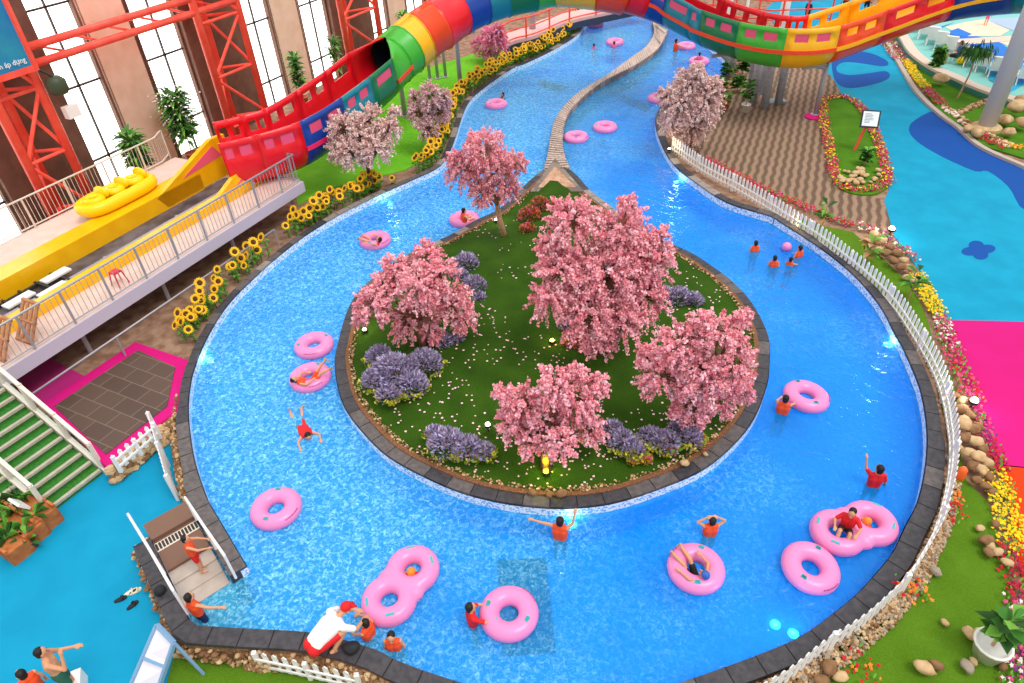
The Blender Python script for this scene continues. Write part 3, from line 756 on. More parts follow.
rb=[(872,240,6),(880,246,6),(888,252,6),(895,258,6),(884,258,6),(892,266,6),(902,264,5),(899,272,6),(908,272,5),(905,281,5),(912,284,5),(878,254,5)]
for x,y,r in rb: rock(x,y,r,'brown rock in the band between lawn strip and blue path, below the bright lamp',random.choice((m_rk2,m_rk)),z=ZG+R(0,.08),group='rock band below the garden lamp')
rb=[(839+R(0,40),172+R(0,15),R(2.2,4.2)) for _ in range(34)]
rb=[(x,y,r) for x,y,r in rb if abs(x-860)/26+abs(y-178)/14<1.15]
for x,y,r in rb: rock(x,y,r,'tan stone in the planter beside the terrace',m_rk,group='stones in the planter')
rb=[(975,139,8),(1003,127,8),(1012,118,11),(1019,131,8),(1006,138,7),(966,134,6),(1022,108,9)]
for x,y,r in rb: rock(x,y,r,'tan boulder heaped around the foot of the tall white column',m_rk,group='boulders around the column')
for i,(x,y,r,l) in enumerate([(533,496,5,'left one of three brown stones on the bottom kerb of the island'),(549,497,4,'middle one of three brown stones on the bottom kerb of the island'),(562,497,6,'right one of three brown stones on the bottom kerb of the island'),(684,466,5,'pale stone on the lower right edge of the island turf'),(705,456,3,'small yellowish stone on the island edge right of the pale one')]):
    rock(x,y,r,l,m_rk2 if i<3 else m_rk,z=ZC+.02)
# uncountable rubble bedded on the pool's outside
def rubble(label,A,B,z,n,size,seed,mats,name='rubble'):
    random.seed(seed);g=MB()
    for _ in range(n):
        i=random.randrange(len(A)-1);f=R(0,1);s=R(0,1)
        p=A[i].lerp(A[i+1],f).lerp(B[i].lerp(B[i+1],f),s);r=size*R(.5,1.4)
        zz=z(s) if callable(z) else z
        g.ball((p.x,p.y,zz),(r,r*R(.6,1),r*R(.5,.8)),6,4,m=random.randrange(len(mats)),mat=Matrix.Rotation(R(0,3),3,'Z'),jit=.3,seed=_)
    o=g.build(name,mats,org=False);return tag(o,label,'rubble',kind='stuff')
def arc(i,j):
    o=[];
    while i!=j: o.append(i);i=(i+1)%len(OUTS)
    return o
ids=arc(min(range(len(OUTS)),key=lambda i:(OUTS[i]-at(470,685,0).xy.to_3d()).length),min(range(len(OUTS)),key=lambda i:(OUTS[i]-at(921,482,0).xy.to_3d()).length))
_a,_b=offset(OUTS,.42),offset(OUTS,.74);A=[_a[i] for i in ids];B=[_b[i] for i in ids]
rubble('band of brown pebbles between the pool kerb and the curving white fence',A,B,lambda s:ZC-.05-.12*s,5200,.036,3,[m_rk,m_rk2,m_rk3],'pebble_band')
ids=arc(ia,min(range(len(OUTS)),key=lambda i:(OUTS[i]-at(520,697,0).xy.to_3d()).length))
off1=offset(OUTS,.36);off2=offset(OUTS,.50)
A=[off1[i] for i in ids];B=[off2[i] for i in ids]
rubble('rough rubble stone facing under the pool kerb beside the low blue floor',A,B,lambda s:R(.03,ZC-.12)*(1-.35*s),4200,.06,4,[m_rk,m_rk2,m_rk2],'rubble_facing')
idp=[p for p in Ij]
rubble('thin line of small pebbles round the island turf',offset(ISL,-.40),offset(ISL,-.55),ZC+.04,1500,.03,6,[m_rk,m_rk2],'pebble_line')
print('sunflowers',cnt)
# ================================================================ HALL WALL
m_tanp=M('tan_wall_panel','#f2d0ba',.8,'#e8c2a8',1.5);m_dk=M('dark_pilaster','#6a4a3c',.7,'#7c5848',2);m_fr_=M('dark_window_frame','#3a2c24',.6)
m_glow=M('bright_window_glass','#fbfffb',.3,emit=3.)
HT=16.
wl=MB();wd=MB()
def slab(mb,u0,u1,z0,z1,w0,w1):
    mb.prism([UW(u0,w0),UW(u1,w0),UW(u1,w1),UW(u0,w1)],z0,z1)
n=0
for k in range(-2,6):
    u=18.3+10.05*k
    if u<-9 or u>66: continue
    slab(wl,u,u+2.15,0,HT,28.0,28.5)
    slab(wd,u+4.4,u+8.0,0,HT,27.75,28.5)
    for s,(a,b) in enumerate(((u+2.25,u+4.3),(u-2.05,u-.1))):
        n+=1
        f=MB()
        for c in (a-.05,(a+b)/2,b+.05): slab(f,c-.03,c+.03,.3,HT,28.1,28.2)
        for zz in (.35,1.8,4.7,7.6,10.5,13.4): slab(f,a,b,zz-.035,zz+.035,28.1,28.2)
        o=f.build('window_%d'%n,m_fr_,kind='structure')
        g=MB();slab(g,a,b,.3,HT,28.22,28.26);g.build('glass',m_glow,o)
        for c in (a-.12,b+.12): slab(wd,c-.12,c+.1,0,HT,28.0,28.5)
struct('wall_left',wl,m_tanp)
struct('trim_1',wd,m_dk)
# ================================================================ RED STEEL FRAME
m_rs=M('red_steel','#fa5040',.45,'#ff6450',2);m_rs2=M('pale_red_steel','#f0705c',.5)
def column(label,ul,ur,w,wr=27.5,z0=ZG,z1=HT-1,br=2.3,ph=0):
    t=thing('lattice_column',label,'steel column',UW((ul+ur)/2,w,z0),0,'red lattice columns')
    um=(ul+ur)/2+.1
    P=[(ul,w),(ur,w),(um,wr)]
    for u,w_ in P:
        g=MB();g.tube([UW(u,w_,z0),UW(u,w_,z1)],.17,12);g.build('post',m_rs,t,smooth=True)
    z=z0+.5+ph;k=0
    while z+br<z1:
        for (a,b) in ((0,1),(1,2),(2,0)):
            g=MB();g.tube([UW(*P[a],z),UW(*P[b],z)],.07,8);g.build('strut',m_rs,t)
            if a and (k+a)%2: continue
            q=(a,b) if k%2 else (b,a)
            g=MB();g.tube([UW(*P[q[0]],z),UW(*P[q[1]],z+br)],.07,8);g.build('brace',m_rs,t)
        z+=br;k+=1
    return t
column('red steel lattice column at the far left under the blue billboard',13.08,14.72,26.4,ph=.1)
column('red steel lattice column in front of the dark pilaster above the slide start',22.42,24.85,26.4,ph=.35)
column('red steel lattice column behind the mouth of the green tube',31.95,35.15,26.4,ph=.6)
t=thing('lattice_girder','red steel girder of tubes running high along the window wall between two columns','girder',UW(14.8,26.4,6.4))
for w,z,nm in ((26.4,6.9,'chord'),(26.4,6.35,'chord'),(27.3,6.7,'chord')):
    g=MB();g.tube([UW(14.7,w,z),UW(24.8,w,z)],.14,10);g.build(nm,m_rs,t,smooth=True)
for i in range(7):
    u=15.+1.45*i
    g=MB();g.tube([UW(u,26.4,6.9),UW(u+.7,27.3,6.7)],.05,6);g.tube([UW(u+.7,27.3,6.7),UW(u+1.4,26.4,6.35)],.05,6);g.build('lacing',m_rs,t)
# lamp and white box on the column
t=thing('floodlight','dark green floodlight with a white box clamped on the far left red column','lamp',UW(15.1,26.1,4.4))
g=MB();g.lathe([(.26,0),(.34,.1),(.34,.45),(.2,.6)],14,UW(15.1,25.95,5.3));g.build('lamp_head',M('dark_green_metal','#3f4a34',.5),t,smooth=True)
g=MB();g.tube([UW(15.1,25.95,5.9),UW(14.85,26.2,6.2)],.05,6);g.build('bracket',m_fr_,t)
g=MB();g.box(UW(15.2,25.95,4.62),(.5,.28,.42),-A28+math.pi/2);g.build('junction_box',m_white,t)
# billboard
t=thing('billboard','blue billboard in a red frame at the upper left corner, lettered in white','billboard',UW(11,26.0,6.3))
Q=Matrix.Rotation(math.pi/2-A28,3,'Z')
g=MB();g.box(UW(11.3,25.95,8.4),(6.6,.14,4.0),m=0,mat=Q);g.build('panel',M('billboard_blue','#1b74b4',.5,'#2a9ab0',.7),t)
g=MB();g.beam(UW(14.63,25.9,6.35),UW(14.63,25.9,10.4),.12,.2);g.beam(UW(8,25.9,6.36),UW(14.7,25.9,6.36),.12,.2);g.build('frame',m_rs,t)
def text(s,size,loc,rot,mat,name,parent,ext=.01):
    cu=D.curves.new(name,'FONT');cu.body=s;cu.size=size;cu.extrude=ext;cu.align_x='RIGHT'
    tmp=D.objects.new(name,cu);C.objects.link(tmp);bpy.context.view_layer.update()
    me=D.meshes.new_from_object(tmp.evaluated_get(bpy.context.evaluated_depsgraph_get()));D.objects.remove(tmp)
    me.materials.clear();me.materials.append(mat)
    o=D.objects.new(name,me);C.objects.link(o);o.parent=parent
    r=parent
    while r.parent:r=r.parent
    o.location=Vector(loc)-r.location;o.rotation_euler=rot;return o
text('n áp dụng',.235,UW(14.4,25.86,6.62),(math.pi/2,0,math.pi/2-A28),M('white_letters','#f4f8fa',.5),'lettering',t)
# ================================================================ RAISED DECK WITH RAILS
ZD=1.7
m_deck=M('pale_deck','#e0c6ba',.8,'#d8bcae',3);m_fas=M('lavender_fascia','#c9bfd0',.6);m_yel2=M('yellow_fibreglass','#fbc20e',.35,'#f6b406',1.5);m_galv=M('galvanised_steel','#a9a7ac',.45,metal=.3);m_cream=M('cream_steel','#d9cdbd',.5)
m_chan=M('dark_channel','#3a363e',.3,'#6a6670',1.5)
def bx(mb,u0,u1,w0,w1,z0,z1,m=0): mb.prism([UW(u0,w0),UW(u1,w0),UW(u1,w1),UW(u0,w1)],z0,z1,m=m,bottom=True)
t=thing('raft_deck','long raised deck with a yellow-sided launch channel at the left of the pool','deck',UW(11,21,ZG))
g=MB();bx(g,-4,18.2,18.5,19.9,ZD-.12,ZD);g.build('near_walkway',m_deck,t)
g=MB();bx(g,-4,18.2,18.44,18.5,ZD-.38,ZD+.03);bx(g,18.2,18.27,18.44,20.2,ZD-.38,ZD+.03);g.build('fascia',m_fas,t)
g=MB();bx(g,-4,18.2,23.2,25.3,ZD-.2,ZD);g.build('far_walkway',m_deck,t)
g=MB();bx(g,-4,18,20.3,22.4,ZD-.5,ZD-.35);g.build('channel_floor',m_chan,t)
g=MB();bx(g,-4,16.6,19.9,20.3,ZD-.5,ZD+.32)
g.build('near_kerb',m_yel2,t)
g=MB();bx(g,-4,16.9,22.4,23.25,ZD-.5,ZD+.28);g.build('far_kerb',m_yel2,t)
for (w0,u0,u1,hh) in ((20.1,15.2,18.4,1.25),(22.5,14.8,18.6,1.3)):
    g=MB()
    P=[(u0,ZD+.2),(u1-.7,ZD+hh),(u1,ZD+hh-.05),(u1,ZD-.3),(u0+.3,ZD-.3)]
    a=[UW(u,w0-.1,z) for u,z in P];b=[UW(u,w0+.1,z) for u,z in P];k=5
    g.add(a+b,[tuple(range(k)),tuple(range(2*k-1,k-1,-1))]+[(i,i+k,(i+1)%k+k,(i+1)%k) for i in range(k)])
    o=g.build('wedge_fin',m_yel2,t)
    g=MB();P=[(u0+1.3,ZD+.42),(u1-.75,ZD+hh-.25),(u1-.4,ZD+.55)]
    a=[UW(u,w0-.115,z) for u,z in P];b=[UW(u,w0+.115,z) for u,z in P]
    g.add(a+b,[(0,1,2),(5,4,3),(0,3,4,1),(1,4,5,2),(2,5,3,0)]);g.build('window_panel',M('pink_panel','#f0607c',.5),o)
# launch mechanism in the channel: conveyor frame
g=MB()
for i in range(12):
    u=4+.55*i;g.beam(UW(u,20.5,ZD-.2),UW(u,22.2,ZD-.2),.08,.08)
for w in (20.6,21.3,22.1): g.beam(UW(3.6,w,ZD-.25),UW(10.4,w,ZD-.25),.1,.1)
g.build('conveyor_frame',M('dark_steel','#2e3034',.5),t)
g=MB()
for u,w in ((8.6,21.6),(9.4,21.1),(10.0,21.8)): g.box(UW(u,w,ZD-.12),(.9,.35,.06),math.pi/2-A28)
g.build('light_roller',m_white,t)
for u in (5.2,8.5,11.5,14.6,17.9):
    for w in (18.9,21.4,24.6):
        g=MB();g.tube([UW(u,w,ZG-.3),UW(u,w,ZD-.2)],.07,8);g.build('leg',m_galv,t)
for w in (18.8,21.3,24.5):
    g=MB();g.beam(UW(-4,w,ZD-.28),UW(18,w,ZD-.28),.12,.2);g.build('girder',m_galv,t)
def rail(name,label,pts,h,mat,post=1.25,bal=.16,r=.035,z0=None,mid=False,group=None,low=True):
    P=[Vector(p) for p in pts]
    t=thing(name,label,'railing',P[0],0,group)
    up=lambda p,z:Vector((p.x,p.y,p.z+z))
    g=MB();g.tube([up(p,h) for p in P],r,8);g.build('top_rail',mat,t,smooth=True)
    if low:
        g=MB();g.tube([up(p,.12) for p in P],r*.8,6);g.build('bottom_rail',mat,t)
    if mid:
        g=MB();g.tube([up(p,h*.55) for p in P],r*.8,6);g.build('middle_rail',mat,t)
    for p in resample(P,post):
        g=MB();g.tube([up(p,-.25 if z0 is None else z0),up(p,h)],r*1.05,8);g.build('post',mat,t)
    if bal:
        g=MB()
        for p in resample(P,bal): g.tube([up(p,.12),up(p,h)],.011,4)
        g.build('balusters',mat,t)
    return t
rail('guard_railing','grey steel guard railing along the pool side of the raised deck',[UW(-3,18.56,ZD),UW(18.2,18.56,ZD),UW(18.2,20.1,ZD)],1.12,m_galv)
rail('guard_railing','cream guard railing along the wall side of the raised deck',[UW(-3,25.2,ZD),UW(17.5,25.2,ZD),UW(18.2,25.6,ZD)],1.12,m_cream,post=1.6)
t=rail('hand_rail','long thin grey hand rail running low beneath the outer edge of the deck',[UW(5.4,17.75,ZG),UW(15.6,17.75,ZG)],.75,m_galv,post=3.3,bal=0,r=.03,low=False)
# red stool on the walkway
t=thing('plastic_stool','red plastic stool standing on the deck behind the grey railing','stool',UW(10.35,19.1,ZD))
m_rp=M('red_plastic','#d6324a',.5)
g=MB();c=UW(10.35,19.1,ZD);g.lathe([(.16,.44),(.19,.43),(.19,.47),(.17,.49),(.0,.49)],4,c,Matrix.Rotation(.3,3,'Z'));g.build('seat',m_rp,t)
for i in range(4):
    a=.3+i*math.pi/2;g=MB();g.tube([c+Vector((math.cos(a)*.17,math.sin(a)*.17,.44)),c+Vector((math.cos(a)*.25,math.sin(a)*.25,0))],.022,6);g.build('leg',m_rp,t)
# wooden pallets at the near end
m_wd=M('pale_wood','#c89068',.8,'#a87048',6)
for i,u in enumerate((6.7,7.5)):
    t=thing('wooden_pallet',('wooden pallet leaning behind the railing at the left edge','wooden pallet leaning behind the railing, second from the left edge')[i],'pallet',UW(u,19.2,ZD))
    for j in range(4):
        g=MB();g.beam(UW(u-.3,18.85+.2*j,ZD+.05),UW(u+.35,18.85+.2*j,ZD+.95),.1,.05);g.build('board',m_wd,t)
    for q in (0,.5,1):
        g=MB();a=-.3+.65*q;zz=ZD+.05+.9*q
        g.beam(UW(u+a,18.8,zz+.0),UW(u+a,19.5,zz+.0),.08,.08);g.build('cross_piece',m_wd,t)
# yellow raft
t=thing('inflatable_raft','yellow inflatable raft with round seats resting on the deck beside the channel','raft',UW(14.1,23.3,ZD+.28))
RF=Matrix.Rotation(math.pi/2-A28,3,'Z')
def rp(a,b,z): return UW(14.1+a,23.55+b,ZD+.28+z)
L,Wd=1.38,.52;ol=[]
for j in range(28):
    a=2*math.pi*j/28;ol.append((math.copysign(abs(math.cos(a))**.55,math.cos(a))*L,math.copysign(abs(math.sin(a))**.75,math.sin(a))*Wd))
m_ry=M('raft_yellow','#ffd000',.35);m_ry2=M('raft_deep_yellow','#e8a400',.4)
g=MB();g.tube([rp(a,b,.24) for a,b in ol+ol[:2]],.23,12,cap=False);g.build('side_tube',m_ry,t,smooth=True)
g=MB();g.prism([rp(a,b,0) for a,b in ol],ZD+.33,ZD+.5);g.build('floor',m_ry2,t)
for a in (-.85,0,.85):
    g=MB();g.torus(rp(a-.05,0,.44),.25,.15,24,10,RF,flat=.9);g.build('seat_ring',m_ry,t,smooth=True)
    g=MB();g.ball(rp(a+.32,0,.56),(.13,.38,.22),12,8,mat=RF);g.build('back_rest',m_ry,t,smooth=True)
g=MB();g.tube([rp(a*1.13,b*1.32,.2) for a,b in ol+ol[:2]],.03,6,cap=False);g.build('grab_rope',m_ry2,t)
# ================================================================ TILED PLATFORM, STAIRS
m_tile=NT('brown_tiles',.6)
br=m_tile.n('TexBrick',{'Vector':m_tile.n('Mapping',{'Vector':m_tile.tc,'Rotation':(0,0,A28)}).outputs[0],'Color1':hx('#4c382e'),'Color2':hx('#5c463a'),'Mortar':hx('#7c6658'),'Scale':1.,'Mortar Size':.012,'Brick Width':.75,'Row Height':.5})
m_tile.link(br.outputs[0],m_tile.p.inputs['Base Color'])
g=MB();g.prism(pxpoly([(135,342),(191,361),(179,409),(160,424),(107,467),(88,449),(42,404)],.45),0,.45)
struct('tiled_platform',g,m_mag)
g=MB();g.prism(pxpoly([(138,350),(175,367),(167,406),(106,454),(91,441),(54,406)],.47),.4,.47);struct('platform_tiles',g,m_tile.m)
g=MB();g.prism(pxpoly([(50,358),(5,386),(42,404),(88,378)],.44),.0,.44);struct('magenta_landing',g,M('deep_magenta','#a81a6c',.7))
A=pxpoly([(191,361),(179,409),(160,424),(107,467)],.45);B=pxpoly([(192,361),(182,412),(163,430),(107,474)],.45)
rubble('tan stones stacked under the edge of the tiled platform',A[1:],B[1:],lambda s:.38-.33*s,260,.11,8,[m_rk,m_rk,m_rk2],'platform_stones')
b0=at(103,474,0);b1=at(55,511,0);q=at(12,404,1.45)
dn=(b1-b0).normalized();upd=Vector((-dn.y,dn.x,0))
if upd.dot(q-b0)<0:upd=-upd
run=(q-b0).dot(upd)/9
m_gs=M('green_stair_turf','#2d6e22',.9,'#37802a',12);m_nose=M('beige_nosing','#b3a796',.7,'#c0b5a5',8)
t=thing('staircase','stairs with green turf treads and beige nosings climbing to the deck at the left','stairs',(b0+b1)/2)
wd_=dn*((b1-b0).length+1.3)
for i in range(11):
    z=.16*(i+1);o=b0+upd*run*i
    g=MB();P=[o,o+wd_,o+wd_+upd*run*1.02,o+upd*run*1.02];g.prism(P,.0,z);g.build('tread',m_gs,t)
    g=MB();P=[o-upd*.02,o+wd_-upd*.02,o+wd_+upd*.07,o+upd*.07];g.prism(P,z-.06,z+.01);g.build('nosing',m_nose,t)
sl=Vector((0,0,.16))/1
def spt(s,k,h=0): return b0+dn*s+upd*run*k+Vector((0,0,.16*k+h))
def stair_rail(label,s):
    t=thing('stair_railing',label,'railing',spt(s,0))
    g=MB();g.beam(spt(s,-.3,.05),spt(s,10.5,.05),.12,.28);g.build('stringer',m_postw,t)
    g=MB();g.beam(spt(s,-.1,1.0),spt(s,10.5,1.0),.09,.09);g.build('top_rail',m_postw,t)
    g=MB();P=[spt(s,0,.2),spt(s,10.4,.2),spt(s,10.4,.9),spt(s,0,.9)];o=dn*.01
    g.add([p-o for p in P]+[p+o for p in P],[(0,1,2,3),(7,6,5,4),(0,4,5,1),(2,6,7,3)]);g.build('clear_panel',glass(),t)
    for k in (0,3.5,7,10.4):
        g=MB();g.beam(spt(s,k,0),spt(s,k,1.08),.08,.08,up=(1,0,0));g.build('post',m_postw,t)
def glass():
    if 'clear_panel' in MC:return MC['clear_panel']
    q=NT('clear_panel',.1);q.t.nodes.remove(q.p)
    tr=q.n('BsdfTransparent',{'Color':(.92,.95,.95,1)});gl=q.n('BsdfGlossy',{'Roughness':.05})
    mx=q.n('MixShader',{0:.08,1:tr.outputs[0],2:gl.outputs[0]});q.link(mx.outputs[0],q.t.nodes['Material Output'].inputs['Surface']);return q.m
stair_rail('white and glass stair railing between the stairs and the tiled platform',-.08)
stair_rail('white stair railing on the planter side of the green stairs',(b1-b0).length+.1)
# wooden planters left of the stairs
m_wb=M('orange_wood','#a5582c',.75,'#c0743c',5)
def pboxes(label,px,sz,rz,nplants,seed,z=0,sign=False):
    random.seed(seed)
    p=at(*px,0);t=thing('wooden_planter',label,'planter',p,0,'wooden planters by the stairs')
    q=Matrix.Rotation(rz,3,'Z');n=max(3,int(sz[0]/.28))
    g=MB();g.box((0,0,sz[2]*.42),(sz[0],sz[1],sz[2]*.84),mat=q)
    g.build('box',m_wb,t,local=True)
    for i in range(n):
        for s in (-1,1):
            v=q@Vector((-sz[0]/2+(i+.5)*sz[0]/n,s*sz[1]/2,0));g=MB();g.box((v.x,v.y,sz[2]*.5),(sz[0]/n*.8,.06,sz[2]),mat=q);g.build('board',m_wb,t,local=True)
    g=MB();v=MB()
    for i in range(nplants):
        c=q@Vector((R(-.4,.4)*sz[0],R(-.35,.35)*sz[1],sz[2]*.85))
        for k in range(9):
            a=R(0,6.28);l=R(.2,.38);d=Vector((math.cos(a),math.sin(a),R(.4,1.3))).normalized();w=Vector((-d.y,d.x,0)).normalized()*.05
            m=random.randrange(3);e=c+d*l;f=e+Vector((d.x*.15,d.y*.15,-.12))
            g.add([c-w*.4,c+w*.4,e+w,f,e-w],[(0,1,2,3,4)],m)
    g.build('foliage',m_lea,t,local=True)
    if sign:
        g=MB();e=q@Vector((-.1,sz[1]*.3,sz[2]+.18));g.box(e,(.42,.06,.3),mat=q@Matrix.Rotation(-.5,3,'X'));o=g.build('sign_plate',m_white,t,local=True)
        g=MB();g.box(e+Vector((.0,-.03,.03)),(.12,.03,.08),mat=q@Matrix.Rotation(-.5,3,'X'));g.build('mark',m_fr_,o,local=True)
    return t
an=math.atan2(upd.y,upd.x)
pboxes('orange wooden planter with a small white sign at the foot of the green stairs',(38,517),(1.35,.5,.55),an,2,1,sign=True)
pboxes('orange wooden planter with green plants between two others at the left edge',(24,528),(1.5,.45,.5),an,2,2)
pboxes('orange wooden planter with leafy plants nearest the left edge',(8,545),(1.5,.45,.5),an,3,3)
g=MB()
def pot(label,px,z,r,h,mat,plant_h,n,ll,lw,seed,mats=None,name='potted_plant',flowers=None,rim=True,grp=None,trunk=True,droop=.3):
    random.seed(seed);p=at(*px,z) if not isinstance(px,Vector) else px
    t=thing(name,label,'plant',p,0,grp)
    if r:
        g=MB();g.lathe([(r*.7,0),(r,h*.9),(r*1.06,h*.9),(r*1.06,h),(r*.9,h),(r*.85,h*.85),(0,h*.85)],16);g.build('pot',mat,t,local=True,smooth=True)
    b=Vector((0,0,h*.85 if r else 0))
    if trunk:
        g=MB();g.tube([b,b+Vector((.02,.02,plant_h*.5)),b+Vector((R(-.06,.06),0,plant_h*.9))],[.03,.022,.012],6);g.build('stem',m_bark2,t,local=True)
    g=MB();fl=MB()
    for i in range(n):
        f=R(.25,1) if trunk else R(0,.4);a=i*2.4+R(-.3,.3);c=b+Vector((0,0,plant_h*f));l=ll*R(.7,1.2)
        d=Vector((math.cos(a),math.sin(a),R(.1,1.1))).normalized();w=Vector((-d.y,d.x,0)).normalized()*lw;m=random.randrange(3)
        e=c+d*l*.55;f2=c+d*l+Vector((0,0,-l*droop))
        g.add([c,e+w,f2,e-w,],[(0,1,2,3)],m)
        if flowers and R(0,1)<.5:
            q=c+d*l*R(.6,1.2);s=.05
            fl.add([q+Vector((-s,0,R(0,s))),q+Vector((0,-s,0)),q+Vector((s,0,s)),q+Vector((0,s,0))],[(0,1,2,3)])
    g.build('foliage',mats or m_lea,t,local=True)
    if flowers and fl.v: fl.build('flowers',flowers,t,local=True,kind='stuff')
    return t
m_pw=M('white_pot','#efece6',.4);m_pt=M('terracotta_pot','#b8623a',.7)
pot('small potted palm in a terracotta pot at the corner of the wooden planters',(34,546),0,.16,.25,m_pt,.5,16,.4,.06,3,trunk=False)
pot('white round pot with big green leaves lying toward the lower right corner',(985,655),ZG+.03,.3,.42,m_pw,.9,26,.42,.12,4)
pot('young fan-leafed plant growing by the fence at the start of the lawn strip',(822,226),ZG+.03,0,0,None,.9,16,.45,.09,5,name='young_palm')
pot('dried brown fan palm on the lawn strip beside the rock band',(866,262),ZG+.03,0,0,None,1.0,26,.42,.10,6,name='young_palm',mats=[M('dry_tan','#c8a070',.8),M('dry_brown','#a87c4c',.8),m_lea[1]])
pot('young green palm on the lower lawn strip by the yellow flowers',(908,300),ZG+.03,0,0,None,1.1,18,.5,.1,7,name='young_palm')
pot('tall leafy plant in bloom between the window wall and the deck by the second window',UW(20.2,26.8,ZG),0,.3,.5,m_pt,2.6,420,.95,.09,8,flowers=PALE[2],name='flowering_plant')
pot('green bush by the first window behind the cream railing',UW(17.4,26.6,ZG),0,.3,.5,m_pt,1.9,320,.8,.08,9,name='bush')
pot('tall green plant standing against the tan panel beside the third window',UW(28.0,26.8,ZG),0,.28,.5,m_pt,2.1,220,.6,.07,10,name='tall_plant')
pot('green spiky plant by the fourth window behind the red slide',UW(31.0,26.6,ZG),0,.28,.5,m_pt,2.2,150,.7,.06,11,name='tall_plant')
pot('small green plant beyond the third red column',UW(38.0,26.6,ZG),0,.28,.5,m_pt,2.0,130,.7,.07,12,name='tall_plant')
pot('white pot with green plant at the edge of the paved terrace',(745,112),ZG,.22,.4,m_pw,1.1,60,.5,.08,13)
pot('terracotta pot with a small plant beside the weeping blossom tree',(725,110),ZG,.2,.35,m_pt,.5,30,.4,.06,14)
pot('leafy green shrub in the planter below the sign',(864,166),ZG,0,0,None,.7,70,.35,.1,15,name='leafy_shrub')
pot('bright green bush growing in the bed behind the blue path',(934,74),ZG,0,0,None,1.3,140,.45,.1,16,name='leafy_shrub')

for i,(x,y,h,n,lb) in enumerate([(727,80,.8,70,'bushy green plant in the bed under the teal slide section'),(737,92,.7,60,'low green plant in the bed between the grey post and the pier'),(742,76,1.0,80,'tall green plant in the bed right of the grey slide post'),(720,92,.6,50,'low green plant in the bed beside the weeping blossom tree')]):
    pot(lb,(x,y),ZG,0,0,None,h,n,.5,.11,40+i,name='leafy_shrub')
# ================================================================ SLIDE
def cpath(L): return spline([atz for atz in L],n=10)
def slide_axis(lst): return [at(px,py,z) for px,py,z in lst]
FC={k:M('flume_'+k,h,.3,spec=.5) for k,h in dict(red='#ea1020',yellow='#fbb70c',orange='#f5470f',blue='#0c3f98',teal='#0f7f90',green='#0c7444',lime='#3fae30',pink='#f42a6a',crimson='#f01848').items()}
m_stripe=M('orange_red_stripe','#ee4a26',.4);m_stripe_y=M('yellow_stripe','#fbb516',.4)
rr=1.12
OPEN=[(1,.86),(1,.64),(1,.30),(1,-.1),(.95,-.34),(.81,-.6),(.56,-.84),(.22,-.98),(-.22,-.98),(-.56,-.84),(-.81,-.6),(-.95,-.34),(-1,-.1),(-1,.30),(-1,.66),(-1,.90)]
CLOSED=[(math.sin(math.radians(a)),math.cos(math.radians(a))) for a in [178*0+0+ (360*i/15) for i in range(16)]]
def frame(A,i):
    a=A[max(i-1,0)];b=A[min(i+1,len(A)-1)];d=(b-a).normalized();r=d.cross(Vector((0,0,1))).normalized();return d,r,r.cross(d)
def lerpax(A,s):
    i=min(int(s),len(A)-2);f=s-i
    return A[i].lerp(A[i+1],f)
def sect(A,s0,s1,near,far,parent,win=2,inner=None,closed0=0,closed1=0,stripe=None,nm='flume_section',holes=True,taper=1.,near_h=1.,rs=1.,panel=None):
    """one moulded trough section between axis parameters s0 and s1"""
    if closed0==1 and closed1==1: fr=[0,.04,.5,.96,1]
    elif win==2: fr=[0,.16,.42,.58,.84,1]
    elif win==1: fr=[0,.2,.8,1]
    else: fr=[0,.25,.5,.75,1]
    vs=[];n=16
    for f in fr:
        s=s0+(s1-s0)*f;p=lerpax(A,s);d=(lerpax(A,min(s+.6,len(A)-1))-lerpax(A,max(s-.6,0))).normalized();r=d.cross(Vector((0,0,1))).normalized();u=r.cross(d)
        c=closed0+(closed1-closed0)*f
        k=rs*rr*(1.05 if closed0==1 and closed1==1 and f in(0,1) else 1)
        for j in range(n):
            o=OPEN[j];q=CLOSED[j];x=o[0]*(1-c)+q[0]*c;y=o[1]*(1-c)+q[1]*c
            if j<3 and near_h!=1: y=y*near_h
            vs.append(p+r*x*k+u*y*k)
    fs=[];ms=[];k=len(fr);PN=[]
    for i in range(k-1):
        for j in range(n-1):
            hole=holes and closed1<1 and closed0<.2 and ((win==2 and i in(1,3)) or (win==1 and i==1)) and j in(1,13)
            if hole:
                if j==1 and panel: PN.append([(i*n+j),(i*n+j+1),((i+1)*n+j+1),((i+1)*n+j)])
                continue
            fs.append((i*n+j,i*n+j+1,(i+1)*n+j+1,(i+1)*n+j));ms.append(0 if j<7.5 else 1)
    mb=MB();mb.v=[tuple(v) for v in vs];mb.f=[list(f) for f in fs];mb.m=ms
    o=mb.build(nm,[near,far,inner or near,inner or far],parent,smooth=True)
    o.data.set_sharp_from_angle(angle=math.radians(40))
    md=o.modifiers.new('thickness','SOLIDIFY');md.thickness=.07;md.offset=0;md.use_rim=True;md.material_offset=2
    for q in PN:
        a=[Vector(vs[i]) for i in q];nn=(a[1]-a[0]).cross(a[3]-a[0]).normalized()*.012
        g=MB();g.add([p-nn for p in a]+[p+nn for p in a],[(0,1,2,3),(7,6,5,4),(0,4,5,1),(1,5,6,2),(2,6,7,3),(3,7,4,0)]);g.build('window_panel',panel,o)
    if stripe:
        g=MB();pts=[]
        for i in range(9):
            s=s0+(s1-s0)*i/8;p=lerpax(A,s);d=(lerpax(A,min(s+.6,len(A)-1))-lerpax(A,max(s-.6,0))).normalized();r=d.cross(Vector((0,0,1))).normalized();u=r.cross(d)
            pts.append(p+r*(rr*rs+.05)+u*(-.12))
        for a,b in zip(pts,pts[1:]): g.beam(a,b,.06,.16)
        g.build('stripe',stripe,o)
    return o
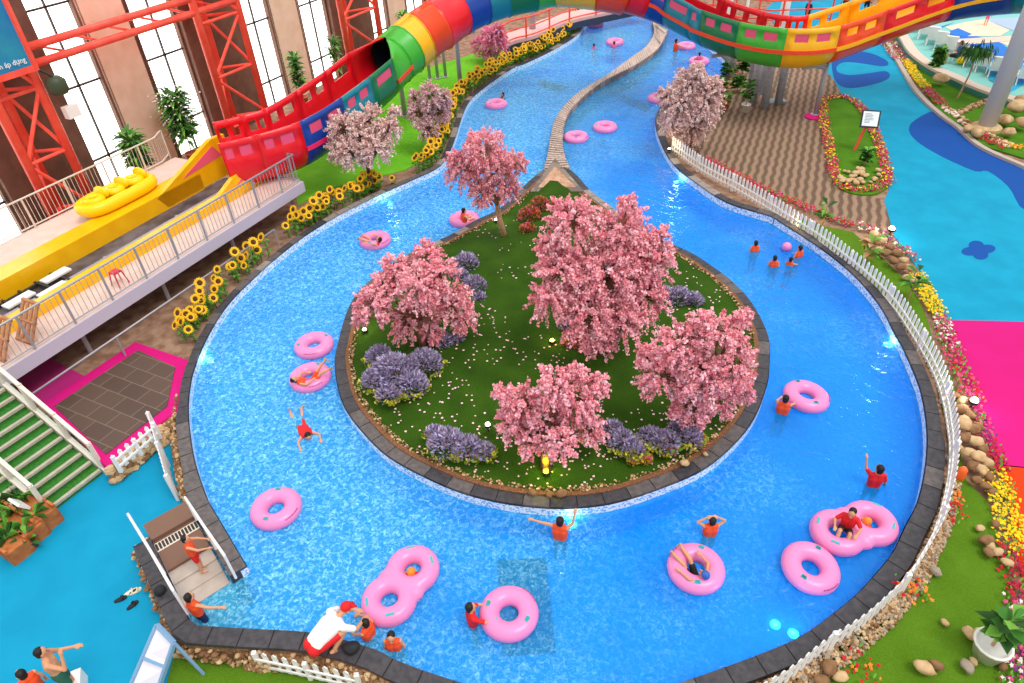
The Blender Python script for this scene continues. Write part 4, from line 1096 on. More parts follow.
AX=[(224,158,2.75),(256,150,2.8),(292,138,2.85),(332,112,3.0),(370,82,3.3),(392,61,3.65),(406,49,3.95),(420,37,4.25),(437,26,4.6),(456,12,4.95),(480,0,5.25),(504,-8,5.45),(532,-14,5.6),(558,-19,5.7),(600,-15,5.6),(626,-10,5.3),(651,-3,4.95),(675,6,4.6),(705,21,4.25),(715,26,4.2),(748,37,4.05),(785,43,4.0),(820,41,4.0),(864,26,4.15),(940,0,4.65),(1019,-11,5.2),(1100,-14,5.8)]
raw=slide_axis(AX);AXP=spline(raw,n=4)   # parameter = 4*station
t=thing('water_slide','rainbow coloured raft slide, tube and open trough, winding across the top of the hall','slide',(raw[9].x,raw[9].y,ZG))
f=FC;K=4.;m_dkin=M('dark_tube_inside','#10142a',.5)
def S(a,b,near,far,**kw):
    if a>=15: kw.setdefault('rs',.87)
    if a<22: kw.setdefault('panel',M('pink_window','#e8305e' if a>9 else '#f0587c',.4))
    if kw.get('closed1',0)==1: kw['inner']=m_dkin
    return sect(AXP,a*K,b*K,f[near],f[far],t,**kw)
S(0,1,'red','red');S(1,1.9,'red','red',stripe=None);S(1.9,2.8,'blue','red',stripe=f['pink']);S(2.8,3.5,'teal','red');S(3.5,4.2,'green','red',win=1)
S(4.2,5,'lime','red',win=0,holes=False,closed0=0,closed1=.97,stripe=m_stripe)
S(5,6,'lime','lime',closed0=1,closed1=1,nm='tube_section')
for i,c in zip(range(6,14),('yellow','orange','red','blue','teal','green','lime','yellow')): S(i,i+1,c,c,closed0=1,closed1=1,nm='tube_section')
S(14,15,'orange','orange',win=0,holes=False,closed0=1,closed1=.0)
S(15,16,'red','red',win=0,holes=False);S(16,17,'blue','red',stripe=m_stripe,win=1);S(17,18,'teal','red',stripe=m_stripe,win=1);S(18,19,'teal','red',stripe=m_stripe,win=1);S(19,20,'green','red',stripe=m_stripe)
S(20,21,'lime','red',stripe=m_stripe);S(21,22,'yellow','red',stripe=m_stripe);S(22,23,'orange','yellow',stripe=m_stripe_y);S(23,24,'red','yellow',stripe=m_stripe_y);S(24,25,'blue','yellow',stripe=m_stripe_y);S(25,26,'teal','yellow',stripe=m_stripe_y,win=1)
# underside beam and supports
def prop(label,px,top_s,r=.12,twin=0):
    p=at(*px,ZG);q=lerpax(AXP,top_s*K)
    t2=thing('slide_support',label,'support post',p,0,'galvanised slide supports')
    zt=q.z-rr*.95
    for k in range(twin+1):
        g=MB();o=Vector((.45*k,.15*k,0));g.tube([p+o,Vector((p.x+o.x,p.y+o.y,zt))],r,10);g.build('post',m_galv,t2,smooth=True)
        g=MB();g.lathe([(r*2,0),(r*2,.06),(r*1.2,.08)],10,p+o);g.build('base_plate',m_galv,t2)
    g=MB();g.tube([Vector((p.x,p.y,zt-.35)),Vector((q.x,q.y,zt-.02))],.07,8);g.beam(Vector((q.x-.6,q.y-.2,zt-.02)),Vector((q.x+.6,q.y+.2,zt-.02)),.12,.12);g.build('bracket',m_galv,t2)
prop('grey steel post holding the green mouth of the slide tube',(405,116),6.0)
prop('grey steel post under the red tube section beside the lawn',(461,93),9.2)
prop('pair of grey posts under the yellow and orange tube sections',(430,80),7.3,r=.09,twin=2)
prop('grey post under the tube rising between sunflowers and bridge',(533,47),12.0,r=.2)
prop('slim white post with a magenta foot under the yellow and orange join',(815,115),22.0,r=.11)
prop('grey post in the planting below the teal and green sections',(730,80),19.4,r=.2)
g=MB();p=at(814,117,ZG);g.lathe([(.45,0),(.45,.05),(.3,.06)],20,p);o=g.build('floor_mat',m_mag,kind=None);tag(o,'round magenta mat around the foot of the slim white post','mat')
# tall grey slide start frame by the terrace
t=thing('slide_support','broad twin-column grey pier standing on the terrace under the lime section','support post',at(765,108,ZG),0,'galvanised slide supports')
m_gm=M('grey_metal','#a7a9ac',.5,'#8f9296',6)
for px in ((752,104),(764,108),(778,104)):
    p=at(*px,ZG);g=MB();g.tube([p,p+Vector((0,0,2.5))],.2,10);g.build('column',m_gm,t,smooth=True)
g=MB();p=at(757,100,ZG);g.box(p+Vector((0,0,1.2)),(1.3,.1,1.9),.1);g.build('panel',m_gm,t)
g=MB();p=at(776,102,ZG);g.box(p+Vector((0,0,.05)),(.9,.6,.1),.1);g.build('foot_plate',m_gm,t)
g=MB()
for k in range(7): g.beam(at(781,92,ZG)+Vector((-.3,0,.25*k+.2)),at(781,92,ZG)+Vector((.3,0,.25*k+.2)),.05,.04)
g.build('rung',m_gm,t)
# tall white column at the right, leaning out of frame
t=thing('round_column','tall thick white round column rising from the rocks at the right edge','column',at(985,130,ZG))
p=at(985,130,ZG)
g=MB();g.lathe([(.36,0),(.36,14)],24,p);g.build('shaft',M('white_column','#d5d3d6',.45),t,smooth=True)
g=MB();g.lathe([(.62,0),(.62,.18),(.5,.25),(.36,.26)],24,p);g.build('plinth',m_rk,t)
# other poles behind the slide
m_pole=M('pale_grey_pole','#c9c6c4',.5)
for i,(px,r,lb) in enumerate([((727,14),.16,'pale pole behind the slide above the blue section'),((780,22),.28,'thick pale pole behind the low point of the slide'),((745,8),.1,'thin pale pole behind the slide beside the red fence')]):
    p=at(px[0],px[1]+14,ZG);g=MB();g.lathe([(r*1.5,0),(r*1.5,.05),(r,.06),(r,9.)],14,p);o=g.build('pole',m_pole,smooth=True);tag(o,lb,'pole')
# red fence panels behind the slide
t=rail('red_railing','red railing on the platform behind the slide at the top of the picture',[at(690,14,ZG+1),at(770,22,ZG+1),at(830,20,ZG+1)],1.2,m_rs,post=1.6,bal=0,mid=True,r=.06)
# bridge with red railing over the channel
BP=spline([at(x,y,1.5) for x,y in ((503,47),(514,41),(537,35),(570,21),(610,12),(650,4))],n=4)
BL=offset(BP,-.0,False);BR_=offset(BP,1.8,False)
if BR_[4].y<BP[4].y: BR_=offset(BP,-1.8,False)
t=thing('foot_bridge','pale pink footbridge with a dark beam crossing the pool under the slide tube','bridge',BP[0])
g=MB();band(g,BP,BR_,1.32,1.5);g.build('walkway',M('pale_pink_floor','#e4b4b0',.8),t)
g=MB();band(g,offset(BP,-.03,False),offset(BP,.1,False),.95,1.33);g.build('edge_beam',M('navy_beam','#2f3a4c',.6),t)
for px in ((514,48),(574,27)):
    p=at(*px,ZG);g=MB();g.tube([p,Vector((p.x,p.y,1.32))],.14,10);g.build('pier',m_galv,t)
rail('red_railing','red steel railing on the near side of the pink footbridge',[p+Vector((0,0,.02)) for p in BP],1.15,m_rs,post=2.2,bal=0,mid=True,r=.055,z0=0)
# ================================================================ UPPER RIGHT: TERRACE WITH LOUNGERS
m_bp=M('beige_parapet','#d8c4b4',.7);m_tealg=M('teal_water_band','#3fa08c',.5)
PW=spline(pxpoly([(896,24),(908,35),(918,50),(930,60),(943,68),(962,76),(980,84),(1005,93),(1030,100),(1090,112)],ZG+.42),n=4)
PI=offset(PW,-.55,False);PO2=offset(PW,-9,False)
if PI[8].y<PW[8].y: PI=offset(PW,.55,False);PO2=offset(PW,9,False)
g=MB();band(g,PW,PI,ZG+.3,ZG+.42);struct('terrace_parapet',g,m_bp)
g=MB();band(g,[p+(q-p).normalized()*.25 for p,q in zip(PW,PI)],PI,ZG-.02,ZG+.3);struct('terrace_base',g,m_tealg)
for i in range(2,len(PW)-4,4):
    g=MB();p=PW[i];g.box((p.x,p.y+.12,ZG+.15),(.1,.1,.3));struct('terrace_pier',g,m_bp)
g=MB();g.prism([p for p in PI]+[at(1150,20,ZG+.3),at(1150,-30,ZG+.3),at(905,-12,ZG+.3)],ZG,ZG+.3);struct('terrace_floor',g,M('pale_teal_floor','#7fc4bc',.7))
zt=ZG+.305
for px,mm in (([(945,36),(965,33),(1000,42),(1024,60),(1060,75),(1060,95),(1015,80),(985,62),(955,46)],M('terrace_blue','#1272d0',.7)),([(985,38),(1024,40),(1100,45),(1100,70),(1030,60),(1005,44)],M('terrace_peach','#f0d0b8',.8)),([(945,27),(965,22),(985,19),(1010,30),(1000,36),(965,36)],MC['terrace_peach']),([(985,19),(1024,17),(1100,12),(1100,36),(1024,36),(1012,30)],M('terrace_lavender','#a8bce8',.7)),([(944,33),(958,28),(972,34),(965,37)],MC['terrace_blue']),([(940,40),(1024,35),(1100,36),(1100,40),(1024,40),(945,46)],m_bp),([(993,60),(1010,72),(1024,84),(1010,92),(990,80),(985,65)],M('terrace_cyan','#18a8d8',.7)),([(930,30),(955,22),(940,28),(930,36)],MC['terrace_blue'])):
    zt+=.004;g=MB();g.prism(pxpoly(px,zt),zt-.003,zt);struct('terrace_marking',g,mm)
# white loungers seen from behind
m_lw=M('white_lounger','#f4efec',.5)
def lounger():
    t=thing('sun_lounger','-','lounger',(0,0,0),0,'white loungers on the terrace')
    g=MB();g.beam((0,.15,.36),(0,1.4,.36),.6,.07);g.build('seat',m_lw,t,local=True)
    g=MB();g.beam((0,.2,.34),(0,-.12,1.12),.62,.08);g.build('backrest',m_lw,t,local=True)
    for x in (-.26,.26):
        g=MB();g.beam((x,-.05,0),(x,.25,.36),.06,.06);g.build('leg',m_lw,t,local=True)
        g=MB();g.beam((x,1.3,0),(x,1.3,.36),.06,.06);g.build('leg',m_lw,t,local=True)
        g=MB();g.beam((x,-.05,.6),(x,.6,.55),.06,.05);g.build('armrest',m_lw,t,local=True)
    return t
lp=lounger();ls=snap(lp)
LP=[(914,35),(922,42),(930,48),(938,53),(947,58),(957,64),(968,70),(980,75),(993,80),(1007,84),(1021,88)]
WH=['first from the slide end','second from the slide end','third from the slide end','fourth from the slide end','just before the person in blue','just past the person in blue','directly behind the drooping tree crown','right of the drooping tree','second right of the drooping tree','third right of the drooping tree','nearest the tall white column']
for i,(x,y) in enumerate(LP):
    p=at(x,y-2,ZG+.3);lab='white sun lounger seen from behind, '+WH[i]
    rz=-.75+.02*i
    if i==0: lp.location=p;lp.rotation_euler=(0,0,rz);lp['label']=lab
    else: dup(ls,p,rz,lab,sc=.95)
# drooping tree
random.seed(31)
p=at(957,99,ZG);t=thing('weeping_tree','drooping dark green tree on a thin leaning trunk before the white loungers','tree',p)
tp=atY(978,50,p.y+.3);g=MB();g.tube([p,p.lerp(tp,.5)+Vector((.1,0,0)),tp],[.05,.04,.03],6);g.build('trunk',m_bark2,t)
g=MB()
for k in range(420):
    a=R(0,6.28);e=Vector((math.cos(a),math.sin(a),R(-.2,.6)))*R(.1,.75);c=tp+e;l=R(.25,.6)
    w=Vector((-math.sin(a),math.cos(a),0))*.03;o=Vector((math.cos(a)*.12,math.sin(a)*.12,0))
    g.add([c,c+o+w-Vector((0,0,l*.4)),c+o*1.5-Vector((0,0,l)),c+o-w-Vector((0,0,l*.4))],[(0,1,2,3)],random.choice((0,2,2)))
g.build('foliage',m_lea,t)
# far right bed: lawn and kerb
sheet('far_bed_lawn',[(905,60),(921,86),(940,112),(962,130),(985,146),(1024,158),(1100,170),(1100,125),(1030,112),(980,92),(945,76),(925,60)],ZG+.05,m_turfD)
kb=spline(pxpoly([(885,40),(903,72),(918,95),(940,116),(958,129),(980,148),(1024,168),(1080,190)],ZG),n=4)
g=MB()
for a,b in zip(kb,kb[1:]): g.beam(a+Vector((0,0,.05)),b+Vector((0,0,.05)),.22,.14)
struct('far_bed_kerb',g,M('pale_kerb','#b9a89c',.8))
rubble('line of tan pebbles crossing the far right lawn',pxpoly([(956,113),(975,105),(992,97)],ZG),pxpoly([(960,116),(978,108),(995,100)],ZG),ZG+.08,120,.09,9,[m_rk,m_rk2],'pebble_line')
rubble('tan pebbles edging the far right lawn by the flowers',pxpoly([(940,108),(955,120),(975,136),(1010,150)],ZG),pxpoly([(945,106),(960,117),(980,132),(1012,145)],ZG),ZG+.08,160,.1,10,[m_rk,m_rk2,m_wh],'pebble_line')
# planter by the terrace
PLN=[(823,100),(843,98),(858,106),(870,124),(880,150),(887,172),(888,186),(874,194),(852,193),(836,184),(831,168),(828,148),(822,117)]
sheet('planter_lawn',PLN,ZG+.05,m_turfD,sm=3)
t=thing('info_sign','black-framed information board on a red post in the planter by the terrace','sign',at(854,151,ZG))
p=at(854,151,ZG);tp=p+Vector((.28,.05,1.25))
g=MB();g.tube([p,tp],.06,8);g.build('post',m_rs,t)
q=Matrix.Rotation(-.35,3,'Z')@Matrix.Rotation(-.6,3,'X')
g=MB();g.box(tp+Vector((.05,-.02,.12)),(.72,.06,.72),mat=q);o=g.build('frame',M('black_frame','#1e1e22',.4),t)
g=MB();g.box(tp+Vector((.05,-.02,.12))+q@Vector((0,-.035,0)),(.6,.02,.6),mat=q);o2=g.build('panel',M('sign_white','#e6eef2',.4),o)
random.seed(3);g=MB()
for k in range(7):
    l=R(.2,.42);g.box(tp+Vector((.05,-.02,.12))+q@Vector((-.22+l/2,-.05,.2-.06*k)),(l,.006,.018),mat=q)
g.build('print_lines',M('print_grey','#7a8a98',.5),o2)
# white slanted board at the lower left
A=[at(157,625,1.05),at(174,643,1.05)];B=[at(129,690,.15),at(158,690,.15)]
t=thing('display_board','white two-pane board in a blue-grey frame leaning beside the pool wall at the bottom left','board',at(150,668,0))
P=[A[0],A[1],B[1],B[0]]
nrm=(P[1]-P[0]).cross(P[3]-P[0]).normalized()
if nrm.z<0:nrm=-nrm
m_bf=M('blue_grey_frame','#7fa6c8',.5);m_wp=M('lilac_white_panel','#ece6f0',.4)
for i in range(4):
    g=MB();g.beam(P[i],P[(i+1)%4],.07,.07,up=nrm);g.build('frame',m_bf,t)
g=MB();g.beam(P[0].lerp(P[3],.5),P[1].lerp(P[2],.5),.06,.06,up=nrm);g.build('crossbar',m_bf,t)
for f0,f1 in ((.02,.48),(.52,.98)):
    g=MB();Q=[P[0].lerp(P[3],f0),P[1].lerp(P[2],f0),P[1].lerp(P[2],f1),P[0].lerp(P[3],f1)]
    g.add([v+nrm*.012 for v in Q]+[v-nrm*.012 for v in Q],[(0,1,2,3),(7,6,5,4)]+[(i,4+i,4+(i+1)%4,(i+1)%4) for i in range(4)]);g.build('panel',m_wp,t)
for v in (P[0],P[1]):
    g=MB();g.beam(v,Vector((v.x+.25,v.y-.1,0)),.05,.05);g.build('leg',m_bf,t)
# orange marker on the fence
p=at(959,478,ZG+.35);g=MB();g.lathe([(.09,0),(.1,.05),(.09,.28),(.05,.34),(0,.35)],12,p);o=g.build('marker_bottle',M('orange_plastic','#f0682a',.4),smooth=True);tag(o,'orange plastic marker hung on the outside of the curving white fence','marker')
# ================================================================ POOL STAIRS
c0=at(150,538,ZC);c1=at(192,514,ZC);e0=at(191,625,ZC)
dirn=((e0-c0)*1.).normalized();dirn.z=0;dirn.normalize()
t_=at(234,573,ZC)
side=(c1-c0);side.z=0
m_st=NT('wet_stone_steps',.5);_n=m_st.n('TexNoise',{'Vector':m_st.tc,'Scale':3.,'Detail':4.});m_st.link(m_st.mix(_n.outputs[0],'#9a8f86','#c9b9aa'),m_st.p.inputs['Base Color'])
st=thing('pool_steps','wet stone steps going down into the pool between two white hand rails','steps',c0)
st['kind']='structure'
L=[c0,c1];
for i in range(6):
    d0=.62+.36*i if i else 0;d1=.62+.36*(i+1);z=[.5,.42,.385,.365,.33,.24][i]
    a=c0+dirn*d0;b=c1+dirn*d0;a2=c0+dirn*d1;b2=c1+dirn*d1
    g=MB();g.prism([a,b,b2,a2],ZF,z);g.build('step',m_st.m if i else M('brown_landing','#7a5a4a',.7),st)
g=MB();u_=dirn*.16;s_=side.normalized();o_=c0+dirn*.12
g.prism([o_,o_+side,o_+side+dirn*.26,o_+dirn*.26],.49,.515);g.build('drain_frame',m_postw,st)
for i in range(13):
    p=o_+side*((i+.5)/13)+dirn*.13;g=MB();g.box((p.x,p.y,.52),(.05,.2,.01),math.atan2(dirn.y,dirn.x)-math.pi/2);g.build('slot',m_fr_,st)
g=MB();g.prism([c0-dirn*.5+side*-.02,c1-dirn*.5,c1+dirn*.05,c0+dirn*.05],.0,ZC-.03);struct('stair_landing',g,M('brown_landing','#7a5a4a',.7))
def hrail(label,pts,hh):
    t=thing('hand_rail',label,'railing',pts[0],0,'hand rails of the pool steps')
    g=MB();g.tube([p+Vector((0,0,hh)) for p in pts],.03,8);g.build('rail_tube',m_white,t,smooth=True)
    for p in pts:
        g=MB();g.tube([p,p+Vector((0,0,hh))],.028,8);g.build('post',m_white,t)
hrail('white hand rail on the outer side of the pool steps',[at(143,538,ZC),at(165,574,ZC),at(188,614,ZC)],.85)
hrail('white hand rail on the inner side of the pool steps, by the stone block',[at(197,520,ZC),at(216,549,ZC),at(236,578,ZC)],.8)
# dark drain plates on the pool floor
for px,lb in (([(497,559),(546,558),(556,652),(504,655)],'large dark grey plate on the pool floor under the near pink tube'),([(617,98),(624,95),(652,105),(646,111)],'dark plate on the pool floor in the right-hand channel'),([(537,83),(544,80),(566,87),(560,92)],'dark plate on the pool floor in the left-hand channel'),([(198,385),(203,383),(203,410),(198,412)],'narrow dark grating on the pool floor along the left wall')):
    z=ZF+.06
    g=MB();g.prism(pxpoly(px,z),ZF,z);o=g.build('floor_plate',M('dark_plate','#141c2a',.6,'#222c3c',5));tag(o,lb,'plate',)
# ================================================================ SWIM RINGS
m_tube=M('pink_vinyl','#f08abf',.3,spec=.5);m_tube2=M('teal_patch','#3cb4b8',.4);m_prn=M('dark_print','#b03a80',.5)
def ring_proto():
    t=thing('swim_ring','-','swim ring',(0,0,0),0,'pink swim rings')
    g=MB();g.torus((0,0,.10),.385,.2,44,18,flat=.92);g.build('ring',m_tube,t,local=True,smooth=True)
    for a in (.6,3.5):
        g=MB()
        for k in range(5):
            b=a+(k-2)*.05;r=.42;g.box((r*math.cos(b),r*math.sin(b),.283),(.075,.035,.016),b)
        o=g.build('handle',m_tube2,t,local=True)
    g=MB();random.seed(2)
    for k in range(13):
        b=4.4+k*.055;rr_=.535;g.box((rr_*math.cos(b),rr_*math.sin(b),.215),(.05,.012 if k%3 else .02,.012),b)
    g.build('print',m_prn,t,local=True,label='dark printed lettering')
    g=MB();g.lathe([(.018,0),(.018,.03),(0,.03)],8,(.0,.30,.24));g.build('valve',m_tube2,t,local=True)
    return t
rp0=ring_proto();rs0=snap(rp0)
RINGS=[(314,345,0,'pink swim ring with nobody in it, above the ring carrying a person with raised legs',0),(310,377,.5,'pink swim ring carrying a person lying back with legs raised, left of the island',0),
(276,508,1,'empty pink swim ring alone in the lower left of the pool',0),(509,613,2.2,'empty pink swim ring over the dark plate, pushed by a child in red',0),(696,568,3.9,'pink swim ring with a blue-capped child sitting in it near the bottom',0),
(810,567,.4,'empty pink swim ring next to the double ring at the lower right',.12),(806,396,1.3,'pink swim ring held by a child in an orange vest right of the island',.1),(375,240,.9,'pink swim ring with a person lying in it, near the far left blossom tree',0),
(464,219,2.,'pink swim ring with a person in orange sitting up, near the tip of the island',.05),(496,104,.4,'pink swim ring touching the sunflower bank in the left channel',0),(576,137,1.1,'empty pink swim ring right beside the channel divider',0),
(605,127,2.6,'empty pink swim ring in the right channel, just right of the one by the divider',0),(595,24,.2,'pink swim ring under the footbridge at the far end of the left channel',0),(615,42,1.,'pink swim ring with a swimmer in front of it in the left channel',0),
(659,98,2.,'pink swim ring half hidden by the weeping blossom tree',0),(699,61,.3,'pink swim ring with a dark-haired head in it behind the weeping blossom tree',0),(686,46,1.7,'pink swim ring beside a person in orange under the teal slide section',0)]
for i,(x,y,a,lb,tl) in enumerate(RINGS):
    p=at(x,y,ZW+.1);p.z=ZW-.02
    if i==0: o=rp0;o['label']=lb;o.location=p
    else: o=dup(rs0,p,0,lb)
    o.rotation_euler=(tl,tl*.5,a)
def remesh(mb,name,mat,vox,parent,it=3,local=True):
    me=D.meshes.new('tmp');me.from_pydata(mb.v,[],mb.f);o=D.objects.new('tmp',me);C.objects.link(o)
    m=o.modifiers.new('r','REMESH');m.mode='VOXEL';m.voxel_size=vox;m.use_smooth_shade=True
    s=o.modifiers.new('s','SMOOTH');s.factor=.5;s.iterations=it
    bpy.context.view_layer.update()
    q=D.meshes.new_from_object(o.evaluated_get(bpy.context.evaluated_depsgraph_get()));D.objects.remove(o);D.meshes.remove(me)
    q.name=name;q.materials.clear();q.materials.append(mat)
    q.polygons.foreach_set('use_smooth',[True]*len(q.polygons))
    n=D.objects.new(name,q);C.objects.link(n);n.parent=parent;return n
def double(label,p1,p2,seed):
    a=at(*p1,ZW+.1);b=at(*p2,ZW+.1);c=(a+b)/2;c.z=ZW
    t=thing('double_swim_ring',label,'swim ring',c);d=(b-a).normalized();h=.375;n=Vector((-d.y,d.x,0))
    g=MB()
    for s in (-1,1): g.torus(d*s*h*1.05+Vector((0,0,.1)),.37,.2,36,14)
    for s in (-1,1): g.ball(n*s*.27+Vector((0,0,.1)),(.28,.28,.18))
    remesh(g,'ring',m_tube,.03,t,6)
    for s,an in ((-1,2.4),(-1,3.9),(1,.7),(1,-.8)):
        q=d*s*h*1.05+Matrix.Rotation(math.atan2(d.y,d.x)+an-0,3,'Z')@Vector((.42,0,.283));g=MB();g.box(q,(.05,.17,.02),math.atan2(d.y,d.x)+an);g.build('handle',m_tube2,t,local=True)
    g=MB()
    for k in range(9):
        q=d*-h+Matrix.Rotation(math.atan2(d.y,d.x)+2.7+k*.07,3,'Z')@Vector((.53,0,.2));g.box(q,(.05,.015,.012),2.7+k*.07+math.atan2(d.y,d.x))
    g.build('print',m_prn,t,local=True)
    return t
double('figure-eight double swim ring with one child in an orange cap, lower left',(388,602),(414,568),1)
double('figure-eight double swim ring with two children near the right kerb',(836,533),(871,523),2)
# ================================================================ PEOPLE
m_sk=M('skin','#d69a74',.6,spec=.3);m_sk2=M('skin_fair','#e6b08e',.6,spec=.3);m_hair=M('black_hair','#16110f',.6)
m_or=M('orange_vest','#f0501c',.6);m_rd=M('red_cloth','#dc1c20',.7);m_nv=M('navy_cloth','#1c2450',.7);m_pu=M('purple_cloth','#5c2a6c',.7);m_gn=M('green_shorts','#2f6450',.7);m_wt=M('white_shirt','#f4f0f0',.7);m_oc=M('orange_cap','#f88a24',.5);m_blc=M('blue_cap','#3060b8',.5);m_bs=M('blue_shirt','#1a5a94',.7);m_bk=M('black_cloth','#202024',.7);m_eye=M('eye_dark','#1a1212',.4);m_lip=M('lip','#b4584e',.6);m_pkc=M('pink_cloth','#f0609a',.7)
def cap(mb,a,b,ra,rb,n=10):
    a,b=Vector(a),Vector(b);d=b-a
    if d.length<1e-5:d=Vector((0,0,1e-3))
    d=d.normalized();P=[];Q=[]
    for k in range(5):
        th=math.pi/2*k/4;P.append(a-d*ra*math.cos(th));Q.append(max(ra*math.sin(th),1e-4))
    for k in range(5):
        th=math.pi/2*k/4;P.append(b+d*rb*math.sin(th));Q.append(max(rb*math.cos(th),1e-4))
    mb.tube(P,Q,n)
V=Vector
def mk(**kw):
    J=dict(pel=(0,0,.93),bel=(0,0,1.08),che=(0,0,1.27),nec=(0,0,1.46),hea=(0,.02,1.60),face=(0,1,0),
      Ls=(-.17,0,1.41),Le=(-.25,.0,1.13),Lw=(-.26,.1,.9),Rs=(.17,0,1.41),Re=(.25,0,1.13),Rw=(.26,.1,.9),
      Lh=(-.09,0,.9),Lk=(-.11,.03,.5),La=(-.11,0,.09),Rh=(.09,0,.9),Rk=(.11,.03,.5),Ra=(.11,0,.09))
    J.update(kw);return {k:V(v) for k,v in J.items()}
POSE=dict(
 stand=mk(),
 reach=mk(Re=(.3,.25,1.3),Rw=(.25,.5,1.2),Le=(-.22,.25,1.25),Lw=(-.12,.5,1.2)),
 armleft=mk(Le=(-.45,.02,1.38),Lw=(-.7,.05,1.36),Re=(.3,.1,1.55),Rw=(.32,.2,1.78)),
 headhands=mk(Le=(-.36,.05,1.55),Lw=(-.16,.05,1.7),Re=(.36,.05,1.55),Rw=(.16,.05,1.7)),
 armup=mk(Le=(-.32,.05,1.6),Lw=(-.36,.1,1.86),Re=(.26,.0,1.15),Rw=(.34,.1,.95)),
 armright=mk(Re=(.42,.12,1.3),Rw=(.66,.25,1.3),Le=(-.26,.1,1.14)),
 fist=mk(Re=(.31,.2,1.26),Rw=(.23,.27,1.53),Le=(-.26,.15,1.14),Lw=(-.2,.36,1.1)),
 tube=mk(pel=(0,-.08,.05),bel=(0,-.2,.14),che=(0,-.33,.26),nec=(0,-.45,.38),hea=(0,-.5,.51),face=(0,.7,.7),Ls=(-.17,-.4,.35),Rs=(.17,-.4,.35),Le=(-.4,-.25,.36),Re=(.4,-.25,.36),Lw=(-.42,.02,.36),Rw=(.42,.02,.36),Lh=(-.09,0,.06),Rh=(.09,0,.06),Lk=(-.12,.36,.42),Rk=(.12,.36,.42),La=(-.13,.72,.36),Ra=(.13,.72,.36)),
 legsup=mk(pel=(0,-.05,.05),bel=(0,-.2,.12),che=(0,-.35,.22),nec=(0,-.48,.32),hea=(0,-.55,.44),face=(0,.5,.85),Ls=(-.17,-.42,.3),Rs=(.17,-.42,.3),Le=(-.38,-.25,.34),Re=(.38,-.25,.34),Lw=(-.2,-.05,.42),Rw=(.3,0,.4),Lh=(-.09,.03,.06),Rh=(.09,.03,.06),Lk=(-.14,.36,.45),Rk=(.16,.36,.45),La=(-.22,.68,.7),Ra=(.26,.72,.6)),
 upright=mk(pel=(0,0,.05),bel=(0,0,.2),che=(0,.0,.4),nec=(0,.02,.58),hea=(0,.05,.72),face=(0,1,-.1),Ls=(-.17,0,.53),Rs=(.17,0,.53),Le=(-.33,.12,.36),Re=(.33,.12,.36),Lw=(-.28,.36,.36),Rw=(.28,.36,.36),Lh=(-.09,0,.04),Rh=(.09,0,.04),Lk=(-.13,.42,.3),Rk=(.13,.42,.3),La=(-.13,.6,.0),Ra=(.13,.6,.0)),
 lean=mk(pel=(0,-.02,-.35),bel=(0,0,-.2),che=(0,.04,.02),nec=(0,.1,.2),hea=(0,.16,.33),face=(0,1,.1),Ls=(-.17,.08,.16),Rs=(.17,.08,.16),Le=(-.32,.22,.26),Re=(.32,.22,.26),Lw=(-.2,.44,.33),Rw=(.2,.44,.33),Lh=(-.09,0,-.38),Rh=(.09,0,-.38),Lk=(-.1,.06,-.6),Rk=(.1,.06,-.6),La=(-.1,.0,-.8),Ra=(.1,0,-.8)),
 sunk=mk(pel=(0,.0,-.2),bel=(0,-.08,-.1),che=(0,-.16,.04),nec=(0,-.2,.2),hea=(0,-.2,.34),face=(0,.8,.6),Ls=(-.17,-.17,.15),Rs=(.17,-.17,.15),Le=(-.36,-.05,.3),Re=(.36,-.05,.3),Lw=(-.38,.2,.33),Rw=(.38,.2,.33),Lh=(-.09,.05,-.18),Rh=(.09,.05,-.18),Lk=(-.12,.34,.26),Rk=(.12,.34,.26),La=(-.16,.7,.38),Ra=(.16,.7,.38)),
 swim=mk(pel=(0,-.1,-.08),bel=(0,.06,-.04),che=(0,.25,.0),nec=(0,.44,.05),hea=(0,.57,.1),face=(0,.8,-.4),Ls=(-.17,.38,.02),Rs=(.17,.38,.02),Le=(-.34,.58,.02),Re=(.34,.56,.02),Lw=(-.3,.82,.04),Rw=(.36,.82,.0),Lh=(-.09,-.12,-.08),Rh=(.09,-.12,-.08),Lk=(-.14,-.5,-.06),Rk=(.14,-.5,-.12),La=(-.24,-.88,.02),Ra=(.12,-.92,.06)),
 crouch=mk(pel=(0,-.3,.32),bel=(0,-.16,.42),che=(0,.06,.50),nec=(0,.26,.55),hea=(0,.40,.60),face=(0,.8,-.6),Ls=(-.2,.2,.52),Rs=(.2,.2,.52),Le=(-.26,.38,.32),Re=(.26,.38,.32),Lw=(-.12,.58,.2),Rw=(.14,.58,.2),Lh=(-.1,-.2,.32),Rh=(.1,-.2,.32),Lk=(-.2,.2,.42),Rk=(.2,.2,.42),La=(-.17,-.05,.09),Ra=(.17,-.05,.09)),
 seated=mk(pel=(0,0,.45),bel=(0,-.03,.6),che=(0,-.05,.8),nec=(0,-.04,.98),hea=(0,-.01,1.12),Ls=(-.18,-.04,.93),Rs=(.18,-.04,.93),Le=(-.26,.05,.68),Re=(.26,.05,.68),Lw=(-.2,.28,.6),Rw=(.2,.28,.6),Lh=(-.09,.02,.44),Rh=(.09,.02,.44),Lk=(-.12,.44,.46),Rk=(.12,.44,.46),La=(-.12,.46,.09),Ra=(.12,.46,.09)))
BODY={}
